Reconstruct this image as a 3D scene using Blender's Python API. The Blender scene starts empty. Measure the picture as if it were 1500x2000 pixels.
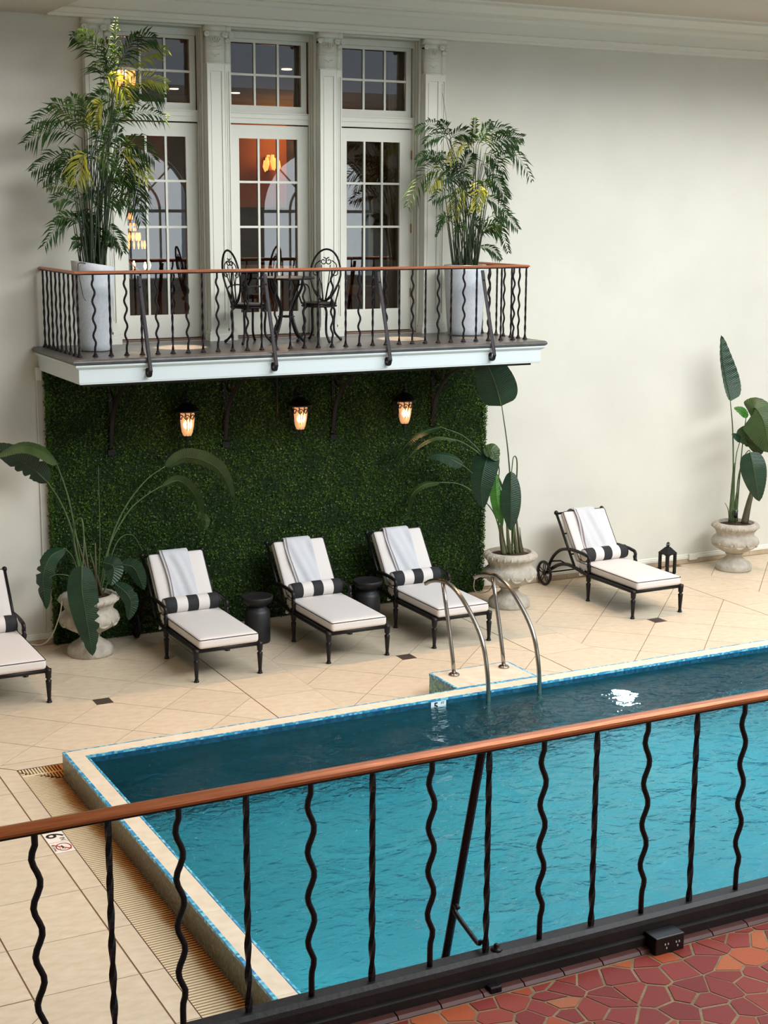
import bpy, bmesh, math, random
import numpy as np
from mathutils import Vector, Matrix
random.seed(7)
sc = bpy.context.scene
PI = math.pi
# ------------------------------------------------------------------ camera
F, YAW, PITCH, ROLL = 2946.0, -0.47587852, 0.19882099, -0.00513318
cy, sy, cp, sp, cr, sr = math.cos(YAW), math.sin(YAW), math.cos(PITCH), math.sin(PITCH), math.cos(ROLL), math.sin(ROLL)
_f = np.array([-sy*cp, cy*cp, -sp]); _r = np.array([cy, sy, 0.]); _d = np.cross(_f, _r)
CR, CD, CF = cr*_r + sr*_d, -sr*_r + cr*_d, _f
CAM = np.array([0., 0., 5.])
cd = bpy.data.cameras.new('camera'); cam = bpy.data.objects.new('camera', cd); sc.collection.objects.link(cam)
cd.sensor_fit = 'HORIZONTAL'; cd.sensor_width = 36; cd.lens = F/1500*36; cd.clip_start = .1; cd.clip_end = 200
m = Matrix.Identity(4)
for i in range(3):
    m[i][0] = CR[i]; m[i][1] = -CD[i]; m[i][2] = -CF[i]; m[i][3] = CAM[i]
cam.matrix_world = m
sc.camera = cam
# ------------------------------------------------------------------ world, lights, exposure
w = bpy.data.worlds.new('sky'); sc.world = w; w.use_nodes = True
w.node_tree.nodes['Background'].inputs[0].default_value = (.74, .86, 1, 1)
w.node_tree.nodes['Background'].inputs[1].default_value = 0.9
sc.view_settings.view_transform = 'Standard'; sc.view_settings.look = 'None'
sc.view_settings.exposure = 0.24; sc.view_settings.gamma = 1.0
sc.view_settings.use_curve_mapping = False
sc.cycles.use_denoising = True
sc.cycles.max_bounces = 8; sc.cycles.transparent_max_bounces = 12
sc.cycles.transmission_bounces = 6; sc.cycles.glossy_bounces = 4; sc.cycles.diffuse_bounces = 4
sc.cycles.sample_clamp_indirect = 6.0
sc.cycles.caustics_reflective = False

def light(name, kind, loc, target, power, color, **kw):
    l = bpy.data.lights.new(name, kind); l.energy = power; l.color = color
    for k, v in kw.items(): setattr(l, k, v)
    o = bpy.data.objects.new(name, l); sc.collection.objects.link(o); o.location = loc
    o.rotation_euler = (Vector(target) - Vector(loc)).to_track_quat('-Z', 'Y').to_euler()
    return o
# skylight over the pool hall (cool daylight)
light('skylight_and_fill_area', 'AREA', (14, 8.2, 8.6), (14, 8.2, 0), 820, (.82, .92, 1.0), shape='RECTANGLE', size=17, size_y=9)
light('skylight_and_fill_area', 'AREA', (13.5, 4.6, 10.3), (8.5, 16.8, 5.9), 1650, (.98, .97, .95), shape='RECTANGLE', size=15, size_y=2.6)  # unseen fill panel added above the roof opening to brighten the upper wall
# daylight from the tall arched windows of the opposite wall
for x in (5.8, 12.0, 17.2): light('window_daylight', 'AREA', (x, -3.5, 4.8), (x, 16, 4.2), 95, (.90, .96, 1.0), shape='RECTANGLE', size=3, size_y=3.2)
# warm recessed wall-washers along the back wall ceiling
for x in (1.5, 4.6, 7.6, 10.6, 13.6, 16.6):
    light('warm_spot', 'SPOT', (x, 15.75, 7.40), (x, 13.5, 0), 440, (1, .62, .38), spot_size=math.radians(66), spot_blend=.8, shadow_soft_size=.10)
for x, y in ((2.2, 13.2), (1.2, 9.5), (3.6, 10.5)): light('warm_spot', 'SPOT', (x, y, 7.0), (x, y, 0), 190, (1, .68, .46), spot_size=math.radians(100), spot_blend=.8, shadow_soft_size=.12)  # unseen spots added to warm the floor on the left
# narrow warm beams onto the balcony and its palms
for x, y in ((5.72, 16.1), (7.02, 16.2), (8.53, 16.1)):
    light('balcony_downlight', 'SPOT', (x, y, 7.44), (x, y, 0), 5200, (1, .72, .48), spot_size=math.radians(8.6), spot_blend=.12, shadow_soft_size=.03)
for x, y in ((5.05, 16.05), (9.5, 16.05)):
    light('balcony_downlight', 'SPOT', (x, y, 7.44), (x, y, 0), 1500, (1, .72, .36), spot_size=math.radians(14), spot_blend=.6, shadow_soft_size=.03)

# ------------------------------------------------------------------ helpers
def P(px, py, Y):
    d = CR*(px-750) + CD*(py-1000) + CF*F
    return Vector(CAM + d*(Y - CAM[1])/d[1])
def col(hexs):
    h = [int(hexs[i:i+2], 16)/255 for i in (0, 2, 4)]
    return tuple(c/12.92 if c <= .04045 else ((c+.055)/1.055)**2.4 for c in h) + (1,)

def mat(name, base, rough=.5, metal=0., c2=None, scale=8., detail=4., bump=0., bscale=None, spec=.5, rnd=0., coords='Object', emit=None, es=0., stretch=None, trans=0., sheen=0.):
    m = bpy.data.materials.new(name); m.use_nodes = True
    nt = m.node_tree; n = nt.nodes; L = nt.links; b = n['Principled BSDF']
    b.inputs['Roughness'].default_value = rough; b.inputs['Metallic'].default_value = metal
    b.inputs['Specular IOR Level'].default_value = spec
    A = col(base) if isinstance(base, str) else base
    b.inputs['Base Color'].default_value = A
    tc = n.new('ShaderNodeTexCoord'); mp = n.new('ShaderNodeMapping'); L.new(tc.outputs[coords], mp.inputs[0])
    if stretch: mp.inputs['Scale'].default_value = stretch
    out = None
    if c2:
        B = col(c2) if isinstance(c2, str) else c2
        nz = n.new('ShaderNodeTexNoise'); nz.inputs['Scale'].default_value = scale; nz.inputs['Detail'].default_value = detail
        L.new(mp.outputs[0], nz.inputs[0])
        rp = n.new('ShaderNodeValToRGB'); rp.color_ramp.elements[0].position = .35; rp.color_ramp.elements[1].position = .65
        rp.color_ramp.elements[0].color = A; rp.color_ramp.elements[1].color = B
        L.new(nz.outputs[0], rp.inputs[0]); out = rp.outputs[0]
    if rnd:
        oi = n.new('ShaderNodeObjectInfo'); mr = n.new('ShaderNodeMapRange')
        mr.inputs[3].default_value = 1-rnd; mr.inputs[4].default_value = 1+rnd
        L.new(oi.outputs['Random'], mr.inputs[0])
        mx = n.new('ShaderNodeVectorMath'); mx.operation = 'SCALE'
        if out: L.new(out, mx.inputs[0])
        else: mx.inputs[0].default_value = A[:3]
        L.new(mr.outputs[0], mx.inputs['Scale']); out = mx.outputs[0]
    if out: L.new(out, b.inputs['Base Color'])
    if bump:
        nz = n.new('ShaderNodeTexNoise'); nz.inputs['Scale'].default_value = bscale or scale*4; nz.inputs['Detail'].default_value = 3
        L.new(mp.outputs[0], nz.inputs[0])
        bp = n.new('ShaderNodeBump'); bp.inputs['Strength'].default_value = bump; bp.inputs['Distance'].default_value = .01
        L.new(nz.outputs[0], bp.inputs['Height']); L.new(bp.outputs[0], b.inputs['Normal'])
    if emit:
        b.inputs['Emission Color'].default_value = col(emit) if isinstance(emit, str) else emit
        b.inputs['Emission Strength'].default_value = es
    if trans:
        tr = n.new('ShaderNodeBsdfTranslucent')
        if out: L.new(out, tr.inputs[0])
        else: tr.inputs[0].default_value = A
        ms = n.new('ShaderNodeMixShader'); ms.inputs[0].default_value = trans
        o = n['Material Output']; L.new(b.outputs[0], ms.inputs[1]); L.new(tr.outputs[0], ms.inputs[2]); L.new(ms.outputs[0], o.inputs[0])
    if sheen: b.inputs['Sheen Weight'].default_value = sheen
    return m

M = {}
M['wall'] = mat('wall_plaster', 'd2d0c4', .85, c2='cdcbbf', scale=1.2, bump=.12, bscale=14)
M['ceil'] = mat('ceiling_paint', 'c9bfb2', .9, bump=.08, bscale=10)
M['trim'] = mat('white_woodwork', 'dddcd0', .5, bump=.05, bscale=20)
M['fascia'] = mat('white_fascia_paint', 'cdd5d5', .45, bump=.04, bscale=12)
M['slab'] = mat('dark_grey_stone', '575553', .32, c2='454443', scale=9, bump=.15, bscale=30)
M['iron'] = mat('black_wrought_iron', '170f13', .45, .15, bump=.35, bscale=45, spec=.3)
M['iron2'] = mat('black_painted_aluminium', '100d0f', .42, .1, bump=.1, bscale=60, spec=.35)
M['beam'] = mat('black_painted_steel', '1e1917', .55, .1, c2='141110', scale=6, bump=.25, bscale=30)
M['copper'] = mat('copper_handrail_top', 'c98464', .30, .75, c2='b8704c', scale=5, stretch=(1, 12, 12), bump=.08)
M['wood'] = mat('reddish_brown_handrail', 'b8683a', .34, .35, c2='9c5429', scale=4, stretch=(1, 22, 22), bump=.12, bscale=10)
M['tile'] = mat('cream_stone_tile', 'd4c5ae', .42, c2='c9b89e', scale=7, detail=8, stretch=(1, 2.2, 1), rnd=.035, bump=.05, bscale=40)
M['skirt'] = mat('beige_skirting_tile', 'bda98d', .5, c2='b09b80', scale=8, rnd=.04)
M['grout'] = mat('brown_grout', '8a6c55', .9, bump=.2, bscale=60)
M['drainmetal'] = mat('bronze_drain_cover', '5a4f47', .45, .5, bump=.2)
M['coping'] = mat('cream_coping_stone', 'ddd0ba', .45, c2='d3c4ac', scale=9, rnd=.02, bump=.05)
M['soil'] = mat('dark_soil', '2c1d17', .95, c2='3c2a20', scale=40, bump=1, bscale=60)
M['urn'] = mat('cast_stone_urn', 'b9b1a2', .85, c2='a29a8c', scale=9, bump=.8, bscale=40)
M['planter'] = mat('white_planter_shell', 'cdd1d6', .75, c2='c3c8cc', scale=30, bump=.3, bscale=120)
M['cushion'] = mat('white_canvas', 'd8d1cc', .8, bump=.15, bscale=150, sheen=.2)
M['piping'] = mat('black_piping', '17171a', .6)
M['blackcloth'] = mat('charcoal_canvas', '1f1f22', .8, bump=.2, bscale=120)
M['towel'] = mat('white_terry', 'd3d4d8', .95, bump=.9, bscale=160, sheen=.4)
M['towelline'] = mat('brown_towel_stripe', '8d7f80', .95, bump=.9, bscale=160)
M['steel'] = mat('brushed_steel', '9a938b', .22, 1., bump=.05, bscale=30)
M['leaf'] = mat('bird_of_paradise_leaf', '1f4029', .36, c2='173423', scale=5, stretch=(1, 1, 1), trans=.12, bump=.25, bscale=25)
M['leafb'] = mat('fresh_green_leaf', '3f7a22', .42, c2='34691f', scale=5, trans=.2)
M['leafo'] = mat('olive_green_leaf', '42582c', .42, c2='364a26', scale=5, trans=.2, bump=.2, bscale=25)
M['stalk'] = mat('green_stalk', '4d6335', .5, c2='3d5030', scale=8)
M['sheath'] = mat('brown_green_stem', '5b5c3a', .6, c2='46402c', scale=8, stretch=(1, 1, .3), bump=.3)
M['palm'] = mat('palm_leaflet', '34521f', .55, c2='203a14', scale=6, rnd=.25, trans=.28, spec=.3)
M['palm_lit'] = mat('warm_lit_palm_leaflet', 'a59f2c', .42, c2='7f8f2e', scale=6, trans=.35)  # warm downlight on some fronds, put into a yellower leaf colour
M['cane'] = mat('dark_green_cane', '33442a', .5, c2='202d1c', scale=12)
M['hedgeback'] = mat('hedge_backing', '142409', .95)
M['hedgeleaf'] = mat('boxwood_leaf', '4a6c1a', .55, c2='274a0e', scale=3.0, detail=8, trans=.15)
M['drumt'] = mat('black_side_table', '141416', .5, c2='1c1c1e', scale=10, bump=.2)
M['cable'] = mat('white_cable', 'cfc8bc', .5)
M['plastic'] = mat('white_plastic_box', 'd8d3c8', .45)
M['blackplastic'] = mat('black_plastic', '0e0d0e', .4)
M['brass'] = mat('brass_hinge', 'b08a62', .35, .8)
M['redt'] = mat('terracotta_mosaic_tile', '8e3a33', .55, spec=.3, bump=.12, bscale=30)
def redmat():
    m = M['redt']; n = m.node_tree.nodes; L = m.node_tree.links
    oi = n.new('ShaderNodeObjectInfo'); rp = n.new('ShaderNodeValToRGB'); e = rp.color_ramp
    e.interpolation = 'LINEAR'
    cs = [(0, '7f2a22'), (.3, '96382e'), (.58, '852c24'), (.78, 'a0422f'), (.88, 'b8572e'), (.95, 'c06c3c'), (1, '86564a')]
    e.elements[0].color = col(cs[0][1]); e.elements[1].color = col(cs[-1][1])
    for p_, c_ in cs[1:-1]:
        q = e.elements.new(p_); q.color = col(c_)
    L.new(oi.outputs['Random'], rp.inputs[0])
    nz = n.new('ShaderNodeTexNoise'); nz.inputs['Scale'].default_value = 14; nz.inputs['Detail'].default_value = 5
    mx = n.new('ShaderNodeMix'); mx.data_type = 'RGBA'; mx.blend_type = 'MULTIPLY'; mx.inputs[0].default_value = .3
    L.new(rp.outputs[0], mx.inputs[6]); L.new(nz.outputs[0], mx.inputs[7]); L.new(mx.outputs[2], n['Principled BSDF'].inputs['Base Color'])
redmat()
M['redgrout'] = mat('sandy_brown_grout', '957a5c', .9, c2='7d664c', scale=12, bump=.5, bscale=60)
M['edget'] = mat('brown_glazed_edging', '5a3029', .42, c2='4a2721', scale=8, rnd=.08)

def mosaic(name, cols, cell, groutc, rough=.25):
    m = bpy.data.materials.new(name); m.use_nodes = True; n = m.node_tree.nodes; L = m.node_tree.links
    b = n['Principled BSDF']; b.inputs['Roughness'].default_value = rough
    tc = n.new('ShaderNodeTexCoord'); vm = n.new('ShaderNodeVectorMath'); vm.operation = 'SCALE'; vm.inputs['Scale'].default_value = 1/cell
    L.new(tc.outputs['Object'], vm.inputs[0])
    ad = n.new('ShaderNodeVectorMath'); ad.operation = 'ADD'; ad.inputs[1].default_value = (.37, .41, .43); L.new(vm.outputs[0], ad.inputs[0])
    fl = n.new('ShaderNodeVectorMath'); fl.operation = 'FLOOR'; L.new(ad.outputs[0], fl.inputs[0])
    wn = n.new('ShaderNodeTexWhiteNoise'); L.new(fl.outputs[0], wn.inputs[0])
    rp = n.new('ShaderNodeValToRGB'); rp.color_ramp.interpolation = 'CONSTANT'
    e = rp.color_ramp; e.elements[0].color = col(cols[0]); e.elements[1].position = (len(cols)-1)/len(cols); e.elements[1].color = col(cols[-1])
    for i, c in enumerate(cols[1:-1]):
        q = e.elements.new((i+1)/len(cols)); q.color = col(c)
    L.new(wn.outputs['Value'], rp.inputs[0]); L.new(rp.outputs[0], b.inputs['Base Color'])
    return m
M['mosblue'] = mosaic('blue_glass_mosaic', ['4fa3c9', '2b7fb0', '6fc0cf', '3a94b8', '8fc9d8', '4a8fc2'], .028, 'ffffff')
M['mosdeep'] = mosaic('deep_blue_mosaic', ['164a66', '103c56', '1c5872', '14465f'], .028, 'ffffff')
M['mosgreen'] = mosaic('grey_green_mosaic', ['54584b', '484c41', '5f6356', '4d574a', '575647'], .02, 'ffffff')
M['mosteal'] = mosaic('teal_glass_mosaic', ['4f8f8c', '6aa7a0', '3f7d80', '7fb5ad', '5b9aa0'], .022, 'ffffff')
M['poolside'] = mat('shade_darkened_pool_side', '0a4a55', .4, c2='0d5863', scale=20)  # shade on the underwater walls is put into this darker teal
M['pool'] = mat('aqua_pool_plaster', '3fb0bd', .6, c2='34a6b6', scale=2.5, detail=6, bump=.2, bscale=6)

def stripe(m, strength=.3):
    n = m.node_tree.nodes; L = m.node_tree.links; b = n['Principled BSDF']
    uv = n.new('ShaderNodeUVMap'); uv.uv_map = 'UVMap'; wv = n.new('ShaderNodeTexWave'); wv.bands_direction = 'X'; wv.inputs['Scale'].default_value = 14; wv.inputs['Distortion'].default_value = 1.2; wv.inputs['Detail'].default_value = 2
    L.new(uv.outputs[0], wv.inputs[0])
    bp = n.new('ShaderNodeBump'); bp.inputs['Strength'].default_value = strength; bp.inputs['Distance'].default_value = .012; L.new(wv.outputs[1], bp.inputs['Height'])
    for l in list(b.inputs['Normal'].links): L.remove(l)
    L.new(bp.outputs[0], b.inputs['Normal'])
for k_ in ('leaf', 'leafb', 'leafo'): stripe(M[k_])

def grate_mat():
    m = mat('cream_grate_slat', 'd8c4a2', .5); n = m.node_tree.nodes; L = m.node_tree.links
    g = n.new('ShaderNodeNewGeometry'); s = n.new('ShaderNodeSeparateXYZ'); L.new(g.outputs['Position'], s.inputs[0])
    nz = n.new('ShaderNodeTexNoise'); nz.inputs['Scale'].default_value = 2.2; nz.inputs['Detail'].default_value = 3
    L.new(g.outputs['Position'], nz.inputs[0])
    a = n.new('ShaderNodeMath'); a.operation = 'MULTIPLY_ADD'; a.inputs[1].default_value = .16
    L.new(nz.outputs[0], a.inputs[0]); L.new(s.outputs[0], a.inputs[2])
    mr = n.new('ShaderNodeMapRange'); mr.inputs[1].default_value = 3.245; mr.inputs[2].default_value = 3.385
    L.new(a.outputs[0], mr.inputs[0])
    rp = n.new('ShaderNodeValToRGB'); rp.color_ramp.elements[0].color = col('dccaa8'); rp.color_ramp.elements[1].color = col('945312')
    q = rp.color_ramp.elements.new(.45); q.color = col('b98a4c')
    L.new(mr.outputs[0], rp.inputs[0]); L.new(rp.outputs[0], n['Principled BSDF'].inputs['Base Color'])
    return m
M['grate'] = grate_mat()
M['dark'] = mat('dark_channel', '2a1c12', .9)

def water_mat():
    m = bpy.data.materials.new('pool_water'); m.use_nodes = True; n = m.node_tree.nodes; L = m.node_tree.links
    for x in list(n): n.remove(x)
    o = n.new('ShaderNodeOutputMaterial'); fr = n.new('ShaderNodeFresnel'); fr.inputs[0].default_value = 1.33
    rf = n.new('ShaderNodeBsdfRefraction'); rf.inputs['IOR'].default_value = 1.33; rf.inputs['Roughness'].default_value = .0
    rf.inputs['Color'].default_value = (.80, .97, 1, 1)
    gl = n.new('ShaderNodeBsdfGlossy'); gl.inputs['Roughness'].default_value = .012
    mx = n.new('ShaderNodeMixShader'); L.new(fr.outputs[0], mx.inputs[0]); L.new(rf.outputs[0], mx.inputs[1]); L.new(gl.outputs[0], mx.inputs[2])
    L.new(mx.outputs[0], o.inputs[0])
    g = n.new('ShaderNodeNewGeometry')
    def nz(scale, dist, detail, sc_=(1, 1, 1)):
        mp = n.new('ShaderNodeMapping'); mp.inputs['Scale'].default_value = sc_; L.new(g.outputs['Position'], mp.inputs[0])
        t = n.new('ShaderNodeTexNoise'); t.inputs['Scale'].default_value = scale; t.inputs['Detail'].default_value = detail; t.inputs['Distortion'].default_value = dist
        L.new(mp.outputs[0], t.inputs[0]); return t.outputs[0]
    a, b_ = nz(2.3, 1.0, 3, (.8, 1, 1)), nz(11., 1.0, 4, (.7, 1, 1))
    ad = n.new('ShaderNodeMath'); ad.operation = 'MULTIPLY_ADD'; ad.inputs[1].default_value = .30; L.new(b_, ad.inputs[0]); L.new(a, ad.inputs[2])
    # calmer by the far wall, livelier toward the near right
    s = n.new('ShaderNodeSeparateXYZ'); L.new(g.outputs['Position'], s.inputs[0])
    mr = n.new('ShaderNodeMapRange'); mr.inputs[1].default_value = 12.3; mr.inputs[2].default_value = 9.0; mr.inputs[3].default_value = .72; mr.inputs[4].default_value = 1.0
    L.new(s.outputs[1], mr.inputs[0])
    bp = n.new('ShaderNodeBump'); bp.inputs['Distance'].default_value = .085; L.new(mr.outputs[0], bp.inputs['Strength']); L.new(ad.outputs[0], bp.inputs['Height'])
    for x in (fr, rf, gl): L.new(bp.outputs[0], x.inputs['Normal'])
    return m
M['water'] = water_mat()

def glass_mat():
    m = bpy.data.materials.new('window_glass'); m.use_nodes = True; n = m.node_tree.nodes; L = m.node_tree.links
    for x in list(n): n.remove(x)
    o = n.new('ShaderNodeOutputMaterial'); t = n.new('ShaderNodeBsdfTransparent'); t.inputs[0].default_value = (.86, .88, .86, 1)
    g = n.new('ShaderNodeBsdfGlossy'); g.inputs['Roughness'].default_value = .0
    fr = n.new('ShaderNodeFresnel'); fr.inputs[0].default_value = 1.6
    mx = n.new('ShaderNodeMixShader'); L.new(fr.outputs[0], mx.inputs[0]); L.new(t.outputs[0], mx.inputs[1]); L.new(g.outputs[0], mx.inputs[2]); L.new(mx.outputs[0], o.inputs[0])
    return m
M['glass'] = glass_mat()
def emis(name, c, s):
    m = bpy.data.materials.new(name); m.use_nodes = True; b = m.node_tree.nodes['Principled BSDF']
    b.inputs['Base Color'].default_value = col(c); b.inputs['Emission Color'].default_value = col(c); b.inputs['Emission Strength'].default_value = s
    return m
M['lampglass'] = emis('frosted_lamp_glass', 'ffb27a', 1.0)
def _lg():
    m = M['lampglass']; n = m.node_tree.nodes; L = m.node_tree.links; b = n['Principled BSDF']
    tc = n.new('ShaderNodeTexCoord'); ds = n.new('ShaderNodeVectorMath'); ds.operation = 'DISTANCE'; ds.inputs[1].default_value = (-.02, -.075, .265)
    L.new(tc.outputs['Object'], ds.inputs[0])
    mr = n.new('ShaderNodeMapRange'); mr.interpolation_type = 'SMOOTHSTEP'; mr.inputs[1].default_value = .012; mr.inputs[2].default_value = .062; mr.inputs[3].default_value = 22; mr.inputs[4].default_value = .62
    L.new(ds.outputs['Value'], mr.inputs[0]); L.new(mr.outputs[0], b.inputs['Emission Strength'])
    b.inputs['Base Color'].default_value = (.3, .2, .12, 1)
_lg()
M['bulb'] = emis('lamp_bulb', 'ffd9a0', 14)
M['spotlamp'] = emis('recessed_lamp', 'ffd9b0', 6)
M['poolamp'] = emis('pool_lamp', 'e6f4ff', 14)
M['crystal'] = emis('lit_crystal', 'ff9c50', 2.2)

def link(o, parent=None):
    sc.collection.objects.link(o)
    if parent: o.parent = parent
    return o
def thing(name, label, cat, loc=(0, 0, 0), rz=0, group=None, kind=None):
    o = bpy.data.objects.new(name, None); link(o); o.location = loc; o.rotation_euler = (0, 0, rz); o.empty_display_size = .1
    return tag(o, label, cat, group, kind)
def tag(o, label=None, cat=None, group=None, kind=None):
    if label: o['label'] = label
    if cat: o['category'] = cat
    if group: o['group'] = group
    if kind: o['kind'] = kind
    return o
def struct(name, loc=(0, 0, 0)):
    o = bpy.data.objects.new(name, None); link(o); o.location = loc; o['kind'] = 'structure'; return o

class MB:
    def __init__(s): s.v = []; s.f = []; s.mi = []; s.cur = 0
    def face(s, idx): s.f.append(tuple(idx)); s.mi.append(s.cur); return s
    def box(s, x0, x1, y0, y1, z0, z1):
        b = len(s.v)
        for z in (z0, z1):
            for x, y in ((x0, y0), (x1, y0), (x1, y1), (x0, y1)): s.v.append((x, y, z))
        for f in ((3, 2, 1, 0), (4, 5, 6, 7), (0, 1, 5, 4), (1, 2, 6, 5), (2, 3, 7, 6), (3, 0, 4, 7)): s.face([b+i for i in f])
        return s
    def prism(s, poly, z0, z1, inset=0.):
        b = len(s.v); n = len(poly)
        cx = sum(p[0] for p in poly)/n; cyy = sum(p[1] for p in poly)/n
        for p in poly: s.v.append((p[0], p[1], z0))
        for p in poly: s.v.append((p[0], p[1], z1))
        s.face([b+n+i for i in range(n)]); s.face([b+n-1-i for i in range(n)])
        for i in range(n):
            j = (i+1) % n; s.face([b+i, b+j, b+n+j, b+n+i])
        return s
    def extrude_x(s, prof, x0, x1):
        b = len(s.v); n = len(prof)
        for x in (x0, x1):
            for y, z in prof: s.v.append((x, y, z))
        s.face([b+i for i in range(n)]); s.face([b+2*n-1-i for i in range(n)])
        for i in range(n):
            j = (i+1) % n; s.face([b+j, b+i, b+n+i, b+n+j])
        return s
    def tube(s, pts, r, n=8, closed=False, cap=True, flat=None, twist=None):
        pts = [Vector(p) for p in pts]; N = len(pts); b = len(s.v)
        rs = r if isinstance(r, (list, tuple)) else [r]*N
        T = []
        for i in range(N):
            if closed: t = pts[(i+1) % N]-pts[i-1]
            else: t = pts[min(i+1, N-1)]-pts[max(i-1, 0)]
            T.append(t.normalized() if t.length > 1e-9 else Vector((0, 0, 1)))
        up = Vector((0, 0, 1)) if abs(T[0].z) < .9 else Vector((0, 1, 0)) if abs(T[0].y) < .9 else Vector((1, 0, 0))
        u = T[0].cross(up).normalized(); 
        for i in range(N):
            u = (u - T[i]*u.dot(T[i]))
            u = u.normalized() if u.length > 1e-6 else T[i].orthogonal().normalized()
            v = T[i].cross(u)
            for k in range(n):
                a = 2*PI*(k+.5)/n + (twist[i] if twist else 0)
                ca, sa = math.cos(a)*rs[i], math.sin(a)*rs[i]
                if flat: sa *= flat
                s.v.append(tuple(pts[i]+u*ca+v*sa))
        for i in range(N if closed else N-1):
            j = (i+1) % N
            for k in range(n):
                l = (k+1) % n
                s.face([b+i*n+k, b+i*n+l, b+j*n+l, b+j*n+k])
        if cap and not closed:
            s.face([b+k for k in reversed(range(n))]); s.face([b+(N-1)*n+k for k in range(n)])
        return s
    def lathe(s, prof, c=(0, 0, 0), n=16, mod=None):
        b = len(s.v); N = len(prof)
        for i, (r, z) in enumerate(prof):
            for k in range(n):
                a = 2*PI*k/n; rr = r + (mod(a, z, r) if mod else 0)
                s.v.append((c[0]+rr*math.cos(a), c[1]+rr*math.sin(a), c[2]+z))
        for i in range(N-1):
            for k in range(n):
                l = (k+1) % n; s.face([b+i*n+k, b+i*n+l, b+(i+1)*n+l, b+(i+1)*n+k])
        s.face([b+k for k in reversed(range(n))]); s.face([b+(N-1)*n+k for k in range(n)])
        return s
    def rbox(s, hx, hy, hz, r, c=(0, 0, 0), crown=0., n=8, mtx=None):
        b0 = len(s.v); key = {}
        def crd(i, h):
            rr = min(r, h*.99); q = [-h, -h+rr*.3, -h+rr*.62, -h+rr]; q += [-(h-rr)+2*(h-rr)*k/n for k in range(1, n)]; q += [h-rr, h-rr*.62, h-rr*.3, h]; return q
        X, Y, Z = crd(0, hx), crd(1, hy), crd(2, hz)
        rz = min(r, hz*.99)
        def vert(x, y, z):
            k = (round(x, 6), round(y, 6), round(z, 6))
            if k in key: return key[k]
            q = Vector((max(-hx+r, min(hx-r, x)), max(-hy+r, min(hy-r, y)), max(-hz+rz, min(hz-rz, z))))
            d = Vector((x, y, z))-q
            if d.length > 1e-9:
                d.normalize(); p = q + Vector((d.x*r, d.y*r, d.z*rz))
            else: p = q
            if crown: p.z += math.copysign(crown, z)*max(0, 1-(x/hx)**4)*max(0, 1-(y/hy)**4)*abs(z)/hz
            p = p+Vector(c)
            if mtx: p = mtx@p
            s.v.append(tuple(p)); key[k] = len(s.v)-1; return key[k]
        def grid(A, B, fn, flip):
            for i in range(len(A)-1):
                for j in range(len(B)-1):
                    f = [fn(A[i], B[j]), fn(A[i+1], B[j]), fn(A[i+1], B[j+1]), fn(A[i], B[j+1])]
                    s.face(f if not flip else f[::-1])
        grid(X, Y, lambda a, b: vert(a, b, hz), False); grid(X, Y, lambda a, b: vert(a, b, -hz), True)
        grid(X, Z, lambda a, b: vert(a, -hy, b), False); grid(X, Z, lambda a, b: vert(a, hy, b), True)
        grid(Y, Z, lambda a, b: vert(hx, a, b), False); grid(Y, Z, lambda a, b: vert(-hx, a, b), True)
        return s
    def mesh(s, name, mats, smooth=False):
        me = bpy.data.meshes.new(name); me.from_pydata(s.v, [], s.f)
        for m_ in (mats if isinstance(mats, (list, tuple)) else [mats]): me.materials.append(m_)
        if any(s.mi): me.polygons.foreach_set('material_index', s.mi)
        if smooth: me.polygons.foreach_set('use_smooth', [True]*len(me.polygons))
        me.update(); return me
    def build(s, name, mats, parent=None, smooth=False, loc=None, label=None, kind=None):
        o = bpy.data.objects.new(name, s.mesh(name, mats, smooth)); link(o, parent)
        if loc is not None: o.location = loc
        if label: o['label'] = label
        if kind: o['kind'] = kind
        return o
def copy_tree(o, parent=None):
    c = o.copy(); sc.collection.objects.link(c)
    c.parent = parent
    for ch in list(o.children): copy_tree(ch, c)
    return c
def spline(pts, k=6):
    pts = [Vector(p) for p in pts]; out = []
    for i in range(len(pts)-1):
        p0 = pts[i-1] if i else pts[0]*2-pts[1]; p1, p2 = pts[i], pts[i+1]; p3 = pts[i+2] if i+2 < len(pts) else p2*2-p1
        for j in range(k):
            t = j/k
            out.append(.5*((2*p1)+(p2-p0)*t+(2*p0-5*p1+4*p2-p3)*t*t+(3*p1-p0-3*p2+p3)*t**3))
    out.append(pts[-1]); return out
def text(body, size, mt, parent, loc, rot, name, ext=.001, bold=0.):
    c = bpy.data.curves.new(name, 'FONT'); c.body = body; c.size = size; c.extrude = ext; c.align_x = 'CENTER'; c.align_y = 'CENTER'; c.offset = bold
    c.materials.append(mt); tmp = bpy.data.objects.new(name, c); sc.collection.objects.link(tmp); bpy.context.view_layer.update()
    me = bpy.data.meshes.new_from_object(tmp.evaluated_get(bpy.context.evaluated_depsgraph_get())); sc.collection.objects.unlink(tmp); bpy.data.objects.remove(tmp)
    o = bpy.data.objects.new(name, me); link(o, parent); o.location = loc; o.rotation_euler = rot; return o

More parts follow.
